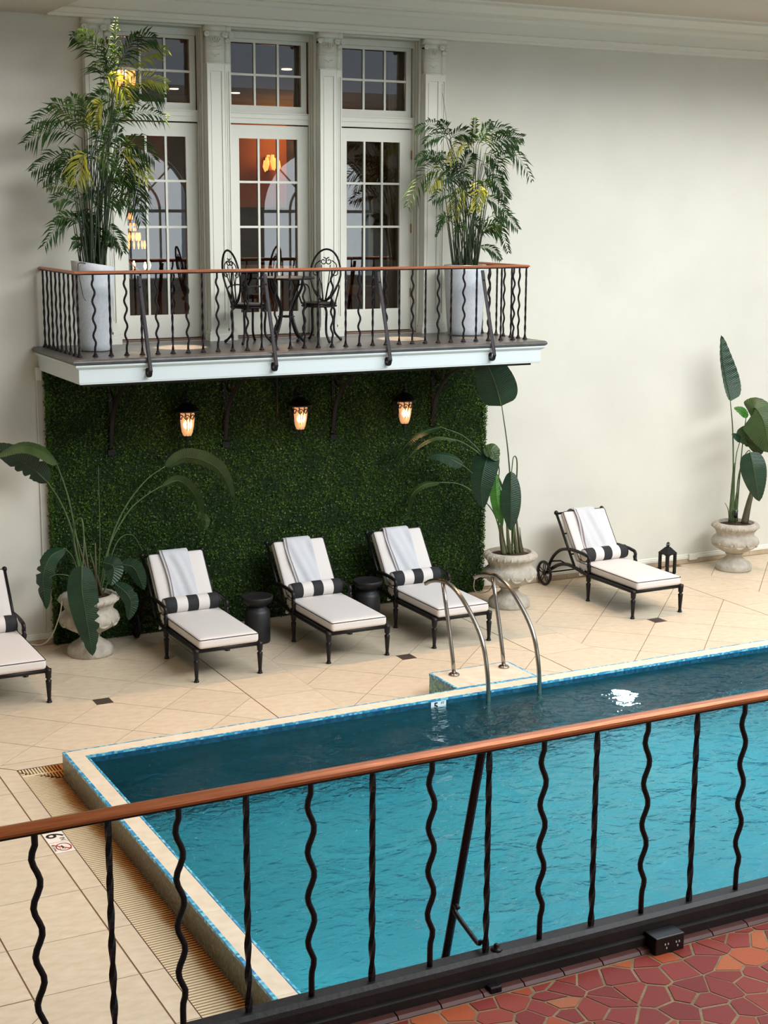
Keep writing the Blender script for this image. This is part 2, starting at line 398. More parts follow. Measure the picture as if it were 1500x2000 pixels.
# ------------------------------------------------------------------ ROOM
W = 16.83
OPEN = [(5.205, 6.335), (6.62, 7.75), (8.035, 9.165)]; OZ0, OZ1 = 3.46, 7.0
mb = MB(); T = .26
xs = [-2.5] + [v for o in OPEN for v in o] + [24]
for i in range(0, len(xs), 2): mb.box(xs[i], xs[i+1], W, W+T, -.1, 8)
for a, b in OPEN:
    mb.box(a, b, W, W+T, -.1, OZ0); mb.box(a, b, W, W+T, OZ1, 8)
tag(mb.build('wall_back', M['wall']), kind='structure')
tag(MB().box(-2.76, -2.5, -3.3, W+T, -.1, 8).build('wall_left', M['wall']), kind='structure')
tag(MB().box(24, 24.26, -3.3, W+T, -.1, 8).build('wall_right', M['wall']), kind='structure')
# front wall (behind the camera) with three arched windows
mb = MB(); y0, y1 = -3.3, -3.0
def arch_wall(mb, x0, x1, ax0, ax1, zb, zs, top=8.):
    mb.box(x0, ax0, y0, y1, -.1, top); mb.box(ax1, x1, y0, y1, -.1, top); mb.box(ax0, ax1, y0, y1, -.1, zb)
    r = (ax1-ax0)/2; c = (ax0+ax1)/2; N = 16
    for i in range(N):
        a0, a1 = PI-PI*i/N, PI-PI*(i+1)/N
        xa, za, xb, zb_ = c+r*math.cos(a0), zs+r*math.sin(a0), c+r*math.cos(a1), zs+r*math.sin(a1)
        b = len(mb.v)
        for y in (y0, y1):
            for q in ((xa, za), (xb, zb_), (xb, top), (xa, top)): mb.v.append((q[0], y, q[1]))
        for f in ((0, 1, 2, 3), (7, 6, 5, 4), (0, 4, 5, 1), (2, 6, 7, 3)): mb.face([b+k for k in f])
arch_wall(mb, -2.76, 9.5, 4.2, 7.4, 3.2, 4.9); arch_wall(mb, 9.5, 14.5, 10.4, 13.6, 3.2, 4.9); arch_wall(mb, 14.5, 24.26, 15.6, 18.8, 3.2, 4.9)
tag(mb.build('wall_front', M['wall']), kind='structure')
for wi, xc in enumerate((5.8, 12.0, 17.2)):
    win = struct('window_%d' % (wi+4), (xc, -3.15, 4.9))
    f = MB()
    for r in (1.57, .8): f.tube([(r*math.cos(PI*k/18), 0, r*math.sin(PI*k/18)) for k in range(19)], .035, 6)
    for a in (45, 90, 135): f.tube([(0, 0, 0), (1.57*math.cos(math.radians(a)), 0, 1.57*math.sin(math.radians(a)))], .025, 6)
    f.box(-1.6, 1.6, -.03, .03, -.04, .04)
    f.build('window_frame', M['trim'], win)
    for x in (-.8, 0, .8): MB().box(x-.025, x+.025, -.025, .025, -1.7, -.04).build('mullion', M['trim'], win)
# ceiling strip by the back wall, strip behind, dropped soffit on the left
tag(MB().box(4.52, 24, 12.7, W, 7.46, 7.7).box(4.52, 24, -3, -.3, 7.46, 7.7).build('ceiling', M['ceil']), kind='structure')
tag(MB().box(-2.5, 4.52, -3, W, 7.035, 7.7).build('ceiling', M['ceil']), kind='structure')
lamps = MB()
# entablature
P_ = [(W, 7.02), (16.72, 7.02), (16.72, 7.052), (16.70, 7.056), (16.70, 7.108), (16.675, 7.114), (16.69, 7.125), (16.69, 7.245), (16.66, 7.262), (16.64, 7.30), (16.55, 7.305), (16.55, 7.33), (16.535, 7.335), (16.50, 7.37), (16.44, 7.41), (16.42, 7.41), (16.42, 7.44), (16.40, 7.462), (W, 7.462)]
tag(MB().extrude_x([(y, z) for y, z in reversed(P_)], 4.521, 23.99).build('trim_1', M['trim']), kind='structure')
# baseboard: white moulding above a row of skirting tiles
def baseboard(x0, x1, name):
    bb = struct(name, (0, 0, 0))
    pr = [(W, .072), (W-.022, .072), (W-.022, .105), (W-.014, .112), (W-.016, .128), (W-.006, .140), (W, .140)]
    MB().extrude_x(pr[::-1], x0, x1).build('moulding', M['trim'], bb)
    n = max(1, round((x1-x0)/.45)); s = (x1-x0)/n
    for i in range(n): MB().box(x0+i*s+.002, x0+(i+1)*s-.002, W-.016, W-.0005, .002, .070).build('tile', M['skirt'], bb)
baseboard(-2.4, 4.34, 'baseboard_left'); baseboard(10.12, 17.5, 'baseboard_back')

# pilasters (plinth, shaft, sunk panel, capital with volutes)
def pilaster(x):
    t = struct('trim_2', (x, 0, 0)); t.name = 'trim_2'
    sh = MB()
    def shaft(a, b, yf, pan):
        # front with a sunk panel
        sh.box(a, a+pan, yf, W, 3.60, 6.60); sh.box(b-pan, b, yf, W, 3.60, 6.60)
        sh.box(a+pan, b-pan, yf, W, 6.52, 6.60); sh.box(a+pan, b-pan, yf, W, 3.60, 3.70)
        sh.box(a+pan, b-pan, yf+.014, W, 3.70, 6.52)
        sh.box(a+pan+.012, b-pan-.012, yf+.006, W, 3.72, 6.50)
    shaft(0, .212, 16.72, .035); shaft(.226, .290, 16.745, .014); sh.box(.21, .228, 16.775, W, 3.6, 6.6)
    sh.build('shaft', M['trim'], t)
    ba = MB()
    for a, b, yf in ((-.03, .225, 16.69), (.215, .33, 16.715)):
        for e, z0, z1 in ((.03, 3.46, 3.535), (.018, 3.535, 3.552), (.022, 3.552, 3.572), (.008, 3.572, 3.60)):
            ba.box(a+.03-e, b-.025+e if b < .3 else b-.03+e, yf+.03-e, W, z0, z1)
    ba.build('base', M['trim'], t)
    ca = MB()
    for a, b, yf in ((0, .212, 16.72), (.226, .290, 16.745)):
        ca.box(a, b, yf, W, 6.60, 6.92); ca.box(a-.006, b+.006, yf-.008, W, 6.60, 6.616); ca.box(a-.004, b+.004, yf-.006, W, 6.75, 6.762)
        ca.box(a-.012, b+.012, yf-.012, W, 6.955, 7.019)
        ca.box(a, b, yf-.002, W, 6.90, 6.96)
        xc = (a+b)/2; wd = min(.05, (b-a)*.35)
        for q in range(5):
            u = (q-2)/2; ca.tube([(xc+u*wd*.5, yf-.004, 6.835), (xc+u*wd*1.1, yf-.020+.006*abs(u), 6.868-.012*abs(u)), (xc+u*wd*1.2, yf-.008, 6.898-.02*abs(u))], [.006, .010, .005], 6)
        if b-a > .1:
            ca.tube(spline([(a+.03, yf-.006, 6.80), (xc, yf-.012, 6.782), (b-.03, yf-.006, 6.80)], 5), .006, 5)
            ca.tube(spline([(a+.055, yf-.004, 6.705), (xc, yf-.012, 6.690), (b-.055, yf-.004, 6.705)], 5), .006, 5)
            ca.tube([(xc, yf-.006, 6.69), (xc, yf-.012, 6.672)], [.010, .004], 6)
        ca.tube([(a+.01, yf-.006, 6.945), (b-.01, yf-.006, 6.945)], .009, 6)
    ca.build('capital', M['trim'], t, True)
    for xc, yf in ((-.008, 16.70), (.205, 16.70), (.295, 16.73), (.236, 16.735)):
        pts = []
        for k in range(20):
            a = k*.62; r = .030*(1-k/24)
            pts.append((xc+r*math.cos(a), yf-.004-k*.0006, 6.915+r*math.sin(a)))
        MB().tube(pts, .0095, 6).build('volute', M['trim'], t, True)
    return t
for x in (4.915, 6.33, 7.745, 9.16): pilaster(x)

# ------------------------------------------------------------------ DOORS and transom windows
DG = [(5.461, 6.185), (6.85, 7.602), (8.263, 8.998)]
TG = [(5.36, 6.25), (6.763, 7.657), (8.203, 9.078)]
YD = 17.10
def glazed(root, gx0, gx1, zs, x0, x1, z0, z1, th=.045, rail=True):
    f = MB(); ya, yb = YD-th/2, YD+th/2
    f.box(x0, gx0, ya, yb, z0, z1); f.box(gx1, x1, ya, yb, z0, z1); f.box(gx0, gx1, ya, yb, z0, zs[0]); f.box(gx0, gx1, ya, yb, zs[-1], z1)
    f.build('frame', M['trim'], root)
    mw = .017
    n = 3; pw = (gx1-gx0)/n
    for k in (1, 2): MB().box(gx0+k*pw-mw/1.3, gx0+k*pw+mw/1.3, ya+.004, yb-.004, zs[0], zs[-1]).build('muntin', M['trim'], root)
    for z in zs[1:-1]: MB().box(gx0, gx1, ya+.006, yb-.006, z-mw/1.3, z+mw/1.3).build('muntin', M['trim'], root)
    pane = None
    for k in range(n):
        for i in range(len(zs)-1):
            a, b = zs[i], zs[i+1]
            h = (b-a); 
            key = MB().box(0, pw-2*mw*.7, -.003, .003, 0, h-2*mw*.7)
            key.build('pane', M['glass'], root, loc=(gx0+k*pw+mw*.7, YD, a+mw*.7))
for i in range(3):
    gx0, gx1 = DG[i]; a, b = OPEN[i]
    d = struct('door_%d' % (i+1))
    x0, x1 = max(a-.02, gx0-.165), min(b+.02, gx1+.165)
    glazed(d, gx0, gx1, [3.755, 4.26, 4.771, 5.297, 5.80], x0, x1, 3.485, 5.955)
    for z in (3.95, 4.75, 5.65): MB().tube([(x1-.004, YD-.03, z-.055), (x1-.004, YD-.03, z+.055)], .011, 8).build('hinge', M['brass'], d) if i == 2 else None
    wdw = struct('window_%d' % (i+1))
    gx0, gx1 = TG[i]; glazed(wdw, gx0, gx1, [6.18, 6.53, 6.89], gx0-.07, gx1+.07, 6.10, 6.96)
    # casing and transom bar
    t = struct('trim_3')
    c = MB(); c.box(a, b, 17.03, 17.13, 5.97, 6.10); c.box(a, b, 17.02, 17.13, 6.03, 6.045); c.box(a, b, 17.02, 17.13, 6.085, 6.10)
    c.build('transom_bar', M['trim'], t)
    c = MB(); c.box(a-.12, x0, 17.03, 17.13, 3.46, 6.96); c.box(x1, b+.12, 17.03, 17.13, 3.46, 6.96); c.box(a-.12, b+.12, 17.03, 17.13, 6.93, 7.02)
    c.build('casing', M['trim'], t)
    for k in range(3):  # stepped reveal mouldings on the two jambs
        yy = 16.86+k*.07
        MB().box(b-.02+.004*k, b, yy, yy+.03, 3.46, 7.0).build('moulding', M['trim'], t)
        MB().box(a, a+.02-.004*k, yy, yy+.03, 3.46, 7.0).build('moulding', M['trim'], t)
    MB().box(a-.05, b+.05, 16.9, 17.16, 3.445, 3.475).build('threshold', mat('brown_threshold', '6b4a3a', .5) if i == 0 else bpy.data.materials['brown_threshold'], t)

# ------------------------------------------------------------------ the room behind the doors
M['rwall'] = mat('warm_brown_wallpaper', '4c3526', .8, c2='40291c', scale=3)
M['rorange'] = mat('amber_wall_panel', 'b0622a', .7, c2='a05522', scale=2)
M['drape'] = mat('beige_drape', '9c8262', .9, bump=.3, bscale=20)
M['darkwood'] = mat('dark_wood', '2a1a12', .4)
M['leather'] = mat('tan_leather', '8a4f28', .5)
rm = struct('wall_inner')
MB().box(1.5, 18, 27.0, 27.2, 3.3, 7.9).box(1.3, 1.5, W+T, 27.2, 3.3, 7.9).box(18, 18.2, W+T, 27.2, 3.3, 7.9).build('back_panel', M['rwall'], rm)
MB().box(1.5, 18, W+T, 27, 6.97, 7.2).build('upper_panel', mat('room_ceiling', '6a5648', .9), rm)
MB().box(1.5, 18, W+T, 27, 3.3, 3.455).build('floor_panel', mat('room_carpet', '3a211b', .9, c2='5a3222', scale=6), rm)
for x0, x1 in ((8.2, 9.4), (10.2, 11.75), (12.0, 12.9), (14.6, 15.6)): MB().box(x0, x1, 26.90, 26.99, 5.0, 6.6).build('wall_panel', M['rorange'], rm)
MB().box(1.5, 18, 26.7, 27, 6.86, 6.97).box(1.5, 18, 26.8, 27, 6.76, 6.86).build('cornice', M['drape'], rm)
for i, (x, y) in enumerate([(CAM[0]+(q.x-CAM[0])*1.95/(q.z-5), q.y*1.95/(q.z-5)) for q in (P(340, 175, 20), P(460, 183, 20), P(560, 137, 20))]):
    tag(MB().lathe([(.075, 0), (.075, .012), (.05, .014)], (x, y, 6.955), 14).build('ceiling_light', M['spotlamp']), 'recessed ceiling lamp glowing behind the '+('left transom', 'left part of the middle transom', 'right part of the middle transom')[i], 'lamp', 'recessed lamps in the inner room')
light('inner_room_light', 'AREA', (9.5, 22, 6.9), (9.5, 22, 3), 38, (1, .58, .30), shape='RECTANGLE', size=7, size_y=3)
light('inner_wall_light', 'POINT', (11.6, 26.2, 6.2), (0, 0, 0), 26, (1, .55, .25), shadow_soft_size=.2)
def drape(x, w_, lab):
    mb = MB(); n = 24; z0, z1 = 3.47, 7.2; b = len(mb.v)
    for z in (z0, z1):
        for k in range(n+1): mb.v.append((x+w_*k/n, 17.42+.03*math.sin(k*1.5), z))
        for k in range(n+1): mb.v.append((x+w_*(n-k)/n, 17.45+.03*math.sin((n-k)*1.5), z))
    q = 2*(n+1)
    for k in range(q):
        l = (k+1) % q; mb.face([b+k, b+l, b+q+l, b+q+k])
    tag(mb.build('curtain', M['drape'], None, True), lab, 'curtain', None)
drape(6.35, .42, 'beige curtain hanging behind the left door, partly hidden by its pilaster')
drape(7.72, .34, 'beige curtain hanging behind the right edge of the middle door')
drape(9.02, .42, 'beige curtain hanging behind the right edge of the right door')
def chandelier(loc, kind, lab):
    t = thing('chandelier', lab, 'chandelier', loc)
    b = MB(); b.tube([(0, 0, .3), (0, 0, 6.96-loc[2])], .008, 6); b.lathe([(.06, .28), (.07, .31), (.02, .33)], n=12); b.build('suspension_rod', M['brass'], t)
    if kind == 0:
        for k in range(14):
            a = 2*PI*k/14; MB().lathe([(.012, -.16), (.02, -.1), (.018, 0), (.008, .04)], (.17*math.cos(a), .17*math.sin(a), .1), 6).build('crystal', M['crystal'], t)
        MB().tube([(.17*math.cos(2*PI*k/20), .17*math.sin(2*PI*k/20), .15) for k in range(20)], .012, 6, closed=True).build('ring', M['brass'], t)
        for k in range(4): MB().lathe([(.01, 0), (.025, .03), (.01, .07)], (.07*math.cos(k*PI/2), .07*math.sin(k*PI/2), .05), 8).build('bulb', M['bulb'], t)
    else:
        for r, z, n in ((.05, .34, 8), (.09, .22, 12), (.14, .1, 16), (.2, 0, 20)):
            for k in range(n):
                a = 2*PI*k/n; MB().lathe([(.006, -.05), (.014, 0), (.006, .05)], (r*math.cos(a), r*math.sin(a), z), 6).build('crystal', M['crystal'], t)
        for k in range(6):
            a = 2*PI*k/6; MB().lathe([(.01, 0), (.022, .04), (.008, .09)], (.26*math.cos(a), .26*math.sin(a), -.3), 8).build('bulb', M['bulb'], t)
            MB().tube(spline([(0, 0, -.2), (.15*math.cos(a), .15*math.sin(a), -.34), (.26*math.cos(a), .26*math.sin(a), -.3)], 4), .008, 5).build('arm', M['brass'], t)
chandelier(tuple(P(235, 140, 19.0)-Vector((0, 0, .1))), 0, 'glowing drum chandelier seen through the left transom behind the palm')
chandelier(tuple(P(252, 478, 18.6)), 1, 'tall crystal chandelier seen through the left door, above the handrail')
t = thing('wall_sconce', 'glowing glass sconce on the amber wall seen through the middle door', 'lamp', tuple(P(529, 322, 26.7)))
for k in range(7): MB().lathe([(.01, -.12-.03*k % .08), (.05, -.04), (.03, .08)], (.13*math.cos(k*.9), -.05+.1*math.sin(k*.9), .05*(k % 3)), 8).build('crystal', M['crystal'], t)
MB().box(-.05, .05, 0, .18, -.1, .15).build('back_plate', M['brass'], t)
t = thing('armchair', 'tan leather chair standing indoors behind the right door', 'chair', (9.1, 18.6, 3.456), .4)
MB().rbox(.25, .25, .06, .03, (0, 0, .45)).build('seat', M['leather'], t, True)
MB().rbox(.25, .05, .30, .03, (0, .26, .80)).build('backrest', M['leather'], t, True)
for x in (-.2, .2):
    for y in (-.2, .24): MB().tube([(x, y, 0), (x, y, .40)], [.015, .025], 6).build('leg', M['darkwood'], t)
t = thing('dining_table', 'dark round table standing indoors behind the doors', 'table', (7.9, 19.4, 3.456))
MB().lathe([(.7, .72), (.72, .735), (.7, .75)], n=28).build('tabletop', M['darkwood'], t); MB().lathe([(.3, 0), (.28, .04), (.06, .1), (.06, .72)], n=16).build('pedestal', M['darkwood'], t)

# ------------------------------------------------------------------ BALCONY
bal = thing('balcony', 'long white balcony with a dark grey stone top over the green wall', 'balcony', (0, 0, 0), kind='structure')
bx0, bx1, byf = 4.235, 9.985, 15.13
def slab_prof(x0, x1, yf, z0, z1, r, name, m_):
    # bullnosed slab swept round three sides
    mb = MB(); prof = [(0, z0)]+[(r*math.sin(PI*k/8), z0+(z1-z0)*(1-math.cos(PI*k/8))/2) for k in range(1, 8)]+[(0, z1)]
    rings = []
    for off, z in prof:
        rings.append([(x0-off, W, z), (x0-off, yf-off, z), (x1+off, yf-off, z), (x1+off, W, z)])
    b = len(mb.v)
    for rg in rings: mb.v += rg
    for i in range(len(rings)-1):
        for k in range(4):
            l = (k+1) % 4; mb.face([b+i*4+k, b+i*4+l, b+(i+1)*4+l, b+(i+1)*4+k])
    mb.face([b+3, b+2, b+1, b]); e = b+4*(len(rings)-1); mb.face([e, e+1, e+2, e+3])
    return mb.build(name, m_, bal)
slab_prof(bx0+.03, bx1-.03, byf+.05, 3.400, 3.46, .035, 'stone_slab', M['slab'])
MB().box(5.205, 9.165, W-.01, 17.2, 3.40, 3.459).build('doorstep_slab', M['slab'], bal)
mb = MB()
rings = []
for off, z in ((.085, 3.195), (.075, 3.195), (.065, 3.20), (.065, 3.212), (.06, 3.215), (.06, 3.355), (.045, 3.362), (.02, 3.382), (.018, 3.3995), (.3, 3.3995)):
    rings.append([(bx0+off, W, z), (bx0+off, byf+off, z), (bx1-off, byf+off, z), (bx1-off, W, z)])
for rg in rings: mb.v += rg
for i in range(len(rings)-1):
    for k in range(3): mb.face([i*4+k, i*4+k+1, i*4+k+5, i*4+k+4])
mb.face([0, 3, 2, 1]); e = 4*(len(rings)-1); mb.face([e, e+1, e+2, e+3])
mb.build('fascia', M['fascia'], bal)
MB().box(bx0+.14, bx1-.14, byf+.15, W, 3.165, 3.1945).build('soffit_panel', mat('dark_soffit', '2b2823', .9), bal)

# balusters
def wavy(h, x=0, amp=.0145, r=.0118):
    pts = []; n = 34
    for i in range(n+1):
        z = h*i/n; t = (z/h)
        env = min(1, max(0, (t-.10)/.07))*min(1, max(0, (.97-t)/.06))
        pts.append((amp*env*math.sin((t-.10)/.84*4*2*PI), 0, z))
    return MB().tube(pts, r, 8)
def twisted(h, r=.0125):
    n = 40; pts = [(0, 0, h*i/n) for i in range(n+1)]
    rs = [r*(1+.10*math.sin(i*1.1)) for i in range(n+1)]
    return MB().tube(pts, rs, 4, twist=[i*.30 for i in range(n+1)])
def collar(): return MB().lathe([(.030, 0), (.032, .006), (.022, .012), (.018, .03), (.013, .034)], n=10)
def rail_things(root, pts_wav, h, r, with_collar=True, ax=0):
    mw_ = wavy(h, r=r).mesh('wavy_baluster', M['iron'], True); mt = twisted(h, r*1.12).mesh('twisted_baluster', M['iron'], False); mc = collar().mesh('foot_collar', M['iron'], True)
    for (x, y, z, wv, rot) in pts_wav:
        o = bpy.data.objects.new('wavy_baluster' if wv else 'twisted_baluster', mw_ if wv else mt); link(o, root); o.location = (x, y, z); o.rotation_euler = (0, 0, rot)
        if with_collar:
            c = bpy.data.objects.new('foot_collar', mc); link(c, o)
rl = thing('balcony_railing', 'wavy and twisted black iron balcony railing with a copper coloured top rail', 'railing', (0, 0, 0))
RX0, RX1, RY = 4.37, 9.842, 15.42
pts = [(RX0+.171*i, RY, 3.462, i % 2 == 1, 0) for i in range(33)]
for k in range(1, 9):
    pts.append((RX0, RY+.171*k-.02, 3.462, k % 2 == 1, PI/2)); pts.append((RX1, RY+.171*k-.02, 3.462, k % 2 == 1, PI/2))
rail_things(rl, pts, .845, .0115)
def railbar(root, pts, prof, name, m_):
    # sweep a rectangular-ish profile (u across, z up) along an axis-aligned polyline with mitred corners
    mb = MB(); n = len(prof); b = 0; N = len(pts)
    for i, p in enumerate(pts):
        p = Vector(p)
        d0 = (p-Vector(pts[i-1])).normalized() if i else None; d1 = (Vector(pts[i+1])-p).normalized() if i < N-1 else None
        if d0 is None: d0 = d1
        if d1 is None: d1 = d0
        n0 = Vector((d0.y, -d0.x, 0)); n1 = Vector((d1.y, -d1.x, 0)); nn = (n0+n1); nn = nn/max(.3, (nn.length**2)/2)
        for u, z in prof: mb.v.append(tuple(p+nn*u+Vector((0, 0, z))))
    for i in range(N-1):
        for k in range(n):
            l = (k+1) % n; mb.face([i*n+k, i*n+l, (i+1)*n+l, (i+1)*n+k])
    mb.face(list(range(n))[::-1]); mb.face([(N-1)*n+k for k in range(n)])
    return mb.build(name, m_, root, False)
path = [(RX0, W-.003, 0), (RX0, RY, 0), (RX1, RY, 0), (RX1, W-.003, 0)]
cap = [(-.030, 4.320), (-.031, 4.333), (-.024, 4.343), (0, 4.347), (.024, 4.343), (.031, 4.333), (.030, 4.320)]
railbar(rl, path, cap, 'top_rail', M['copper']); railbar(rl, path, [(-.017, 4.306), (-.017, 4.3195), (.017, 4.3195), (.017, 4.306)], 'steel_bar', M['iron'])
for x in (5.03, 6.455, 7.85, 9.22):
    pts = [(x, 15.40, 4.29), (x, 15.385, 4.24), (x, 15.33, 4.05), (x, 15.11, 3.38), (x, 15.10, 3.32), (x, 15.112, 3.275), (x, 15.145, 3.255), (x, 15.178, 3.275), (x, 15.188, 3.31), (x, 15.175, 3.34), (x, 15.160, 3.345)]
    MB().tube(spline(pts, 4), .024, 8, flat=.28).build('stay_brace', M['iron'], rl)
    MB().lathe([(.016, 0), (.016, .012), (.008, .02)], (x, 15.37, 4.17), 8).build('bolt', M['iron'], rl)

# brackets under the balcony
def bracket(x, lab):
    t = thing('wall_bracket', lab, 'bracket', (x, 16.735, 2.22), 0, 'iron brackets under the balcony')
    MB().box(-.022, .022, -.014, 0, 0, .96).build('back_bar', M['iron'], t)
    MB().box(-.022, .022, -1.05, 0, .93, .944).build('top_bar', M['iron'], t)
    MB().tube(spline([(0, -.01, .04), (0, -.03, .2), (0, -.10, .42), (0, -.26, .62), (0, -.5, .78), (0, -.8, .89), (0, -1.0, .925)], 5), .030, 8, flat=.35).build('curved_brace', M['iron'], t, True)
    MB().tube([(0, -.16+.11*math.cos(a), .76+.11*math.sin(a)) for a in [2*PI*k/20 for k in range(20)]], .014, 6, closed=True).build('ring', M['iron'], t, True)
    MB().box(-.045, .045, -.03, 0, -.03, .03).build('foot_plate', M['iron'], t)
for x, l in ((5.08, 'curved black iron bracket under the balcony above the left potted plant'), (6.487, 'curved black iron bracket between the left and middle lanterns'), (7.908, 'curved black iron bracket between the middle and right lanterns'), (9.31, 'curved black iron bracket right of the right lantern')): bracket(x, l)
cnd = MB().tube([(7.148, 16.70, 2.57), (7.148, 16.70, 3.164)], .012, 8).build('conduit', M['iron']); tag(cnd, 'thin black pipe hanging down the hedge beside the middle lantern', 'pipe')

# ------------------------------------------------------------------ HEDGE WALL
hx0, hx1, hy, hz = 4.36, 10.10, 16.74, 3.19
hg = thing('hedge_wall', 'large panel of dark green artificial boxwood below the balcony', 'hedge', (0, 0, 0))
MB().box(hx0+.02, hx1-.02, hy+.02, W-.001, .0, hz-.03).build('backing_panel', M['hedgeback'], hg)
rng = np.random.default_rng(3)
def leaf_cloud(N, x0, x1, z0, z1):
    cx = rng.uniform(x0, x1, N); cz = rng.uniform(z0, z1, N); cyy = hy+.035-rng.random(N)**.8*.07
    # thicken at the right and left edges
    e = int(N*.09); side = rng.random(e) < .5
    cx[:e] = np.where(side, x1, x0)+rng.normal(0, .012, e); cyy[:e] = rng.uniform(hy-.03, W-.01, e)
    c = np.stack([cx, cyy, cz], 1)
    d = rng.normal(0, 1, (N, 3)); d[:, 1] = -np.abs(d[:, 1])*.9-.2; d[:, 2] += .5; d /= np.linalg.norm(d, axis=1)[:, None]
    r = rng.normal(0, 1, (N, 3)); s = np.cross(d, r); s /= np.linalg.norm(s, axis=1)[:, None]
    L_ = rng.uniform(.016, .030, N)[:, None]; w_ = L_*rng.uniform(.26, .42, (N, 1))
    v = np.stack([c-d*L_*.5, c+s*w_, c+d*L_*.6, c-s*w_], 1).reshape(-1, 3)
    me = bpy.data.meshes.new('leaves'); me.vertices.add(4*N); me.vertices.foreach_set('co', v.ravel().astype('f'))
    me.loops.add(4*N); me.polygons.add(N); me.loops.foreach_set('vertex_index', np.arange(4*N)); me.polygons.foreach_set('loop_start', np.arange(0, 4*N, 4)); me.update(calc_edges=True)
    me.materials.append(M['hedgeleaf']); return me
o = bpy.data.objects.new('leaves', leaf_cloud(120000, hx0, hx1, .01, hz-.02)); link(o, hg); o['kind'] = 'stuff'

# wall lanterns
def lantern(x, z, lab):
    t = thing('wall_lantern', lab, 'lantern', (x, 16.5, z), 0, 'glowing wall lanterns on the hedge')
    # z = bottom finial level; total .60
    MB().lathe([(.004, .0), (.012, .03), (.008, .06), (.022, .08), (.03, .10), (.022, .115), (.035, .125)], n=14).build('bottom_finial', M['iron2'], t, True)
    MB().lathe([(.045, .13), (.062, .17), (.078, .24), (.086, .32), (.088, .38), (.086, .41)], n=20).build('glass_globe', M['lampglass'], t, True)
    MB().lathe([(.10, .405), (.152, .415), (.15, .43), (.12, .455), (.085, .49), (.05, .51), (.03, .52), (.035, .54), (.03, .555), (.012, .565), (.02, .58), (.004, .60)], n=20).build('cap', M['iron2'], t, True)
    for k in range(8):
        a = 2*PI*k/8+.2; pts = []
        for j in range(9):
            u = j/8; z_ = .125+.285*u; r = .038+.054*math.sin(min(1, u*1.15)*PI/2); aa = a+.24*math.sin(u*PI)*(1 if k % 2 else -1)
            pts.append((r*math.cos(aa), r*math.sin(aa), z_))
        MB().tube(pts, .0068, 5).build('cage_bar', M['iron2'], t, True)
        pts = []
        for j in range(14):
            q = j/13; rr = .034*(1-q*.6); an = q*2*PI*1.1; aa = a+.2+rr*math.cos(an)/.094
            pts.append((.094*math.cos(aa), .094*math.sin(aa), .352+rr*math.sin(an)))
        MB().tube(pts, .0062, 5).build('scroll', M['iron2'], t, True)
    MB().tube(spline([(0, .235, .30), (0, .2, .45), (0, .12, .60), (0, .03, .64), (0, 0, .59)], 5), .010, 6).build('mounting_arm', M['iron2'], t, True)
    MB().rbox(.05, .012, .10, .01, (0, .24, .30)).build('back_plate', M['iron2'], t, True)
    light('lantern_light', 'POINT', (x-.02, 16.36, z+.27), (0, 0, 0), 3.2, (1, .55, .25), shadow_soft_size=.05)
lantern(5.925, 2.262, 'lit black lantern nearest the left plant, under the balcony')
lantern(7.362, 2.250, 'lit black lantern in the middle of the three under the balcony')
lantern(8.787, 2.235, 'lit black lantern nearest the right plant, under the balcony')

# ------------------------------------------------------------------ FLOOR
fl = struct('floor')
gp = MB()
gp.box(-2.5, 3.0, -3, W, -.10, -.006); gp.box(3.0, 24, 12.97, W, -.10, -.006); gp.box(15.2, 24, -3, 12.98, -.10, -.006); gp.box(3.0, 15.2, -3, 3.9, -.1, -.006)
gp.build('grout_bed', M['grout'], fl)
def clip(poly, f):  # keep f(p)>=0, f linear (a,b,c)
    out = []; n = len(poly); g = lambda p: f[0]*p[0]+f[1]*p[1]+f[2]
    for i in range(n):
        p, q = poly[i], poly[(i+1) % n]; a, b = g(p), g(q)
        if a >= 0: out.append(p)
        if (a >= 0) != (b >= 0):
            t = a/(a-b); out.append((p[0]+(q[0]-p[0])*t, p[1]+(q[1]-p[1])*t))
    return out
def area(p): return .5*abs(sum(p[i][0]*p[(i+1) % len(p)][1]-p[(i+1) % len(p)][0]*p[i][1] for i in range(len(p))))
def shrink(poly, d):
    n = len(poly); s = sum(poly[i][0]*poly[(i+1) % n][1]-poly[(i+1) % n][0]*poly[i][1] for i in range(n)); sg = 1 if s > 0 else -1
    res = poly
    for i in range(n):
        p, q = poly[i], poly[(i+1) % n]; dx, dy = q[0]-p[0], q[1]-p[1]; L_ = math.hypot(dx, dy)
        if L_ < 1e-6: continue
        nx, ny = -dy/L_*sg, dx/L_*sg; res = clip(res, (nx, ny, -(nx*p[0]+ny*p[1])-d))
        if len(res) < 3: return []
    return res
def ftile(poly, name='tile', m_=None, z0=-.005, z1=0., d=.0042, root=None):
    p = shrink(poly, d)
    if len(p) < 3 or area(p) < .0006: return
    cx = sum(q[0] for q in p)/len(p); cyy = sum(q[1] for q in p)/len(p)
    MB().prism([(q[0]-cx, q[1]-cyy) for q in p], z0, z1).build(name, m_ or M['tile'], root or fl, loc=(cx, cyy, 0))
def rect(a, b, c, d): return [(a, c), (b, c), (b, d), (a, d)]
def diag(x0, x1, y0, y1, ox, oy=14.53, p=.985):
    u0, v0 = ox+oy, oy-ox
    for i in range(-9, 10):
        for j in range(-9, 10):
            ua, ub, va, vb = u0+i*p, u0+(i+1)*p, v0+j*p, v0+(j+1)*p
            poly = [((u-v)/2, (u+v)/2) for u, v in ((ua, va), (ub, va), (ub, vb), (ua, vb))]
            for f in ((1, 0, -x0), (-1, 0, x1), (0, 1, -y0), (0, -1, y1)):
                poly = clip(poly, f)
                if len(poly) < 3: break
            if len(poly) >= 3 and area(poly) > .002: ftile(poly)
YB = 13.165
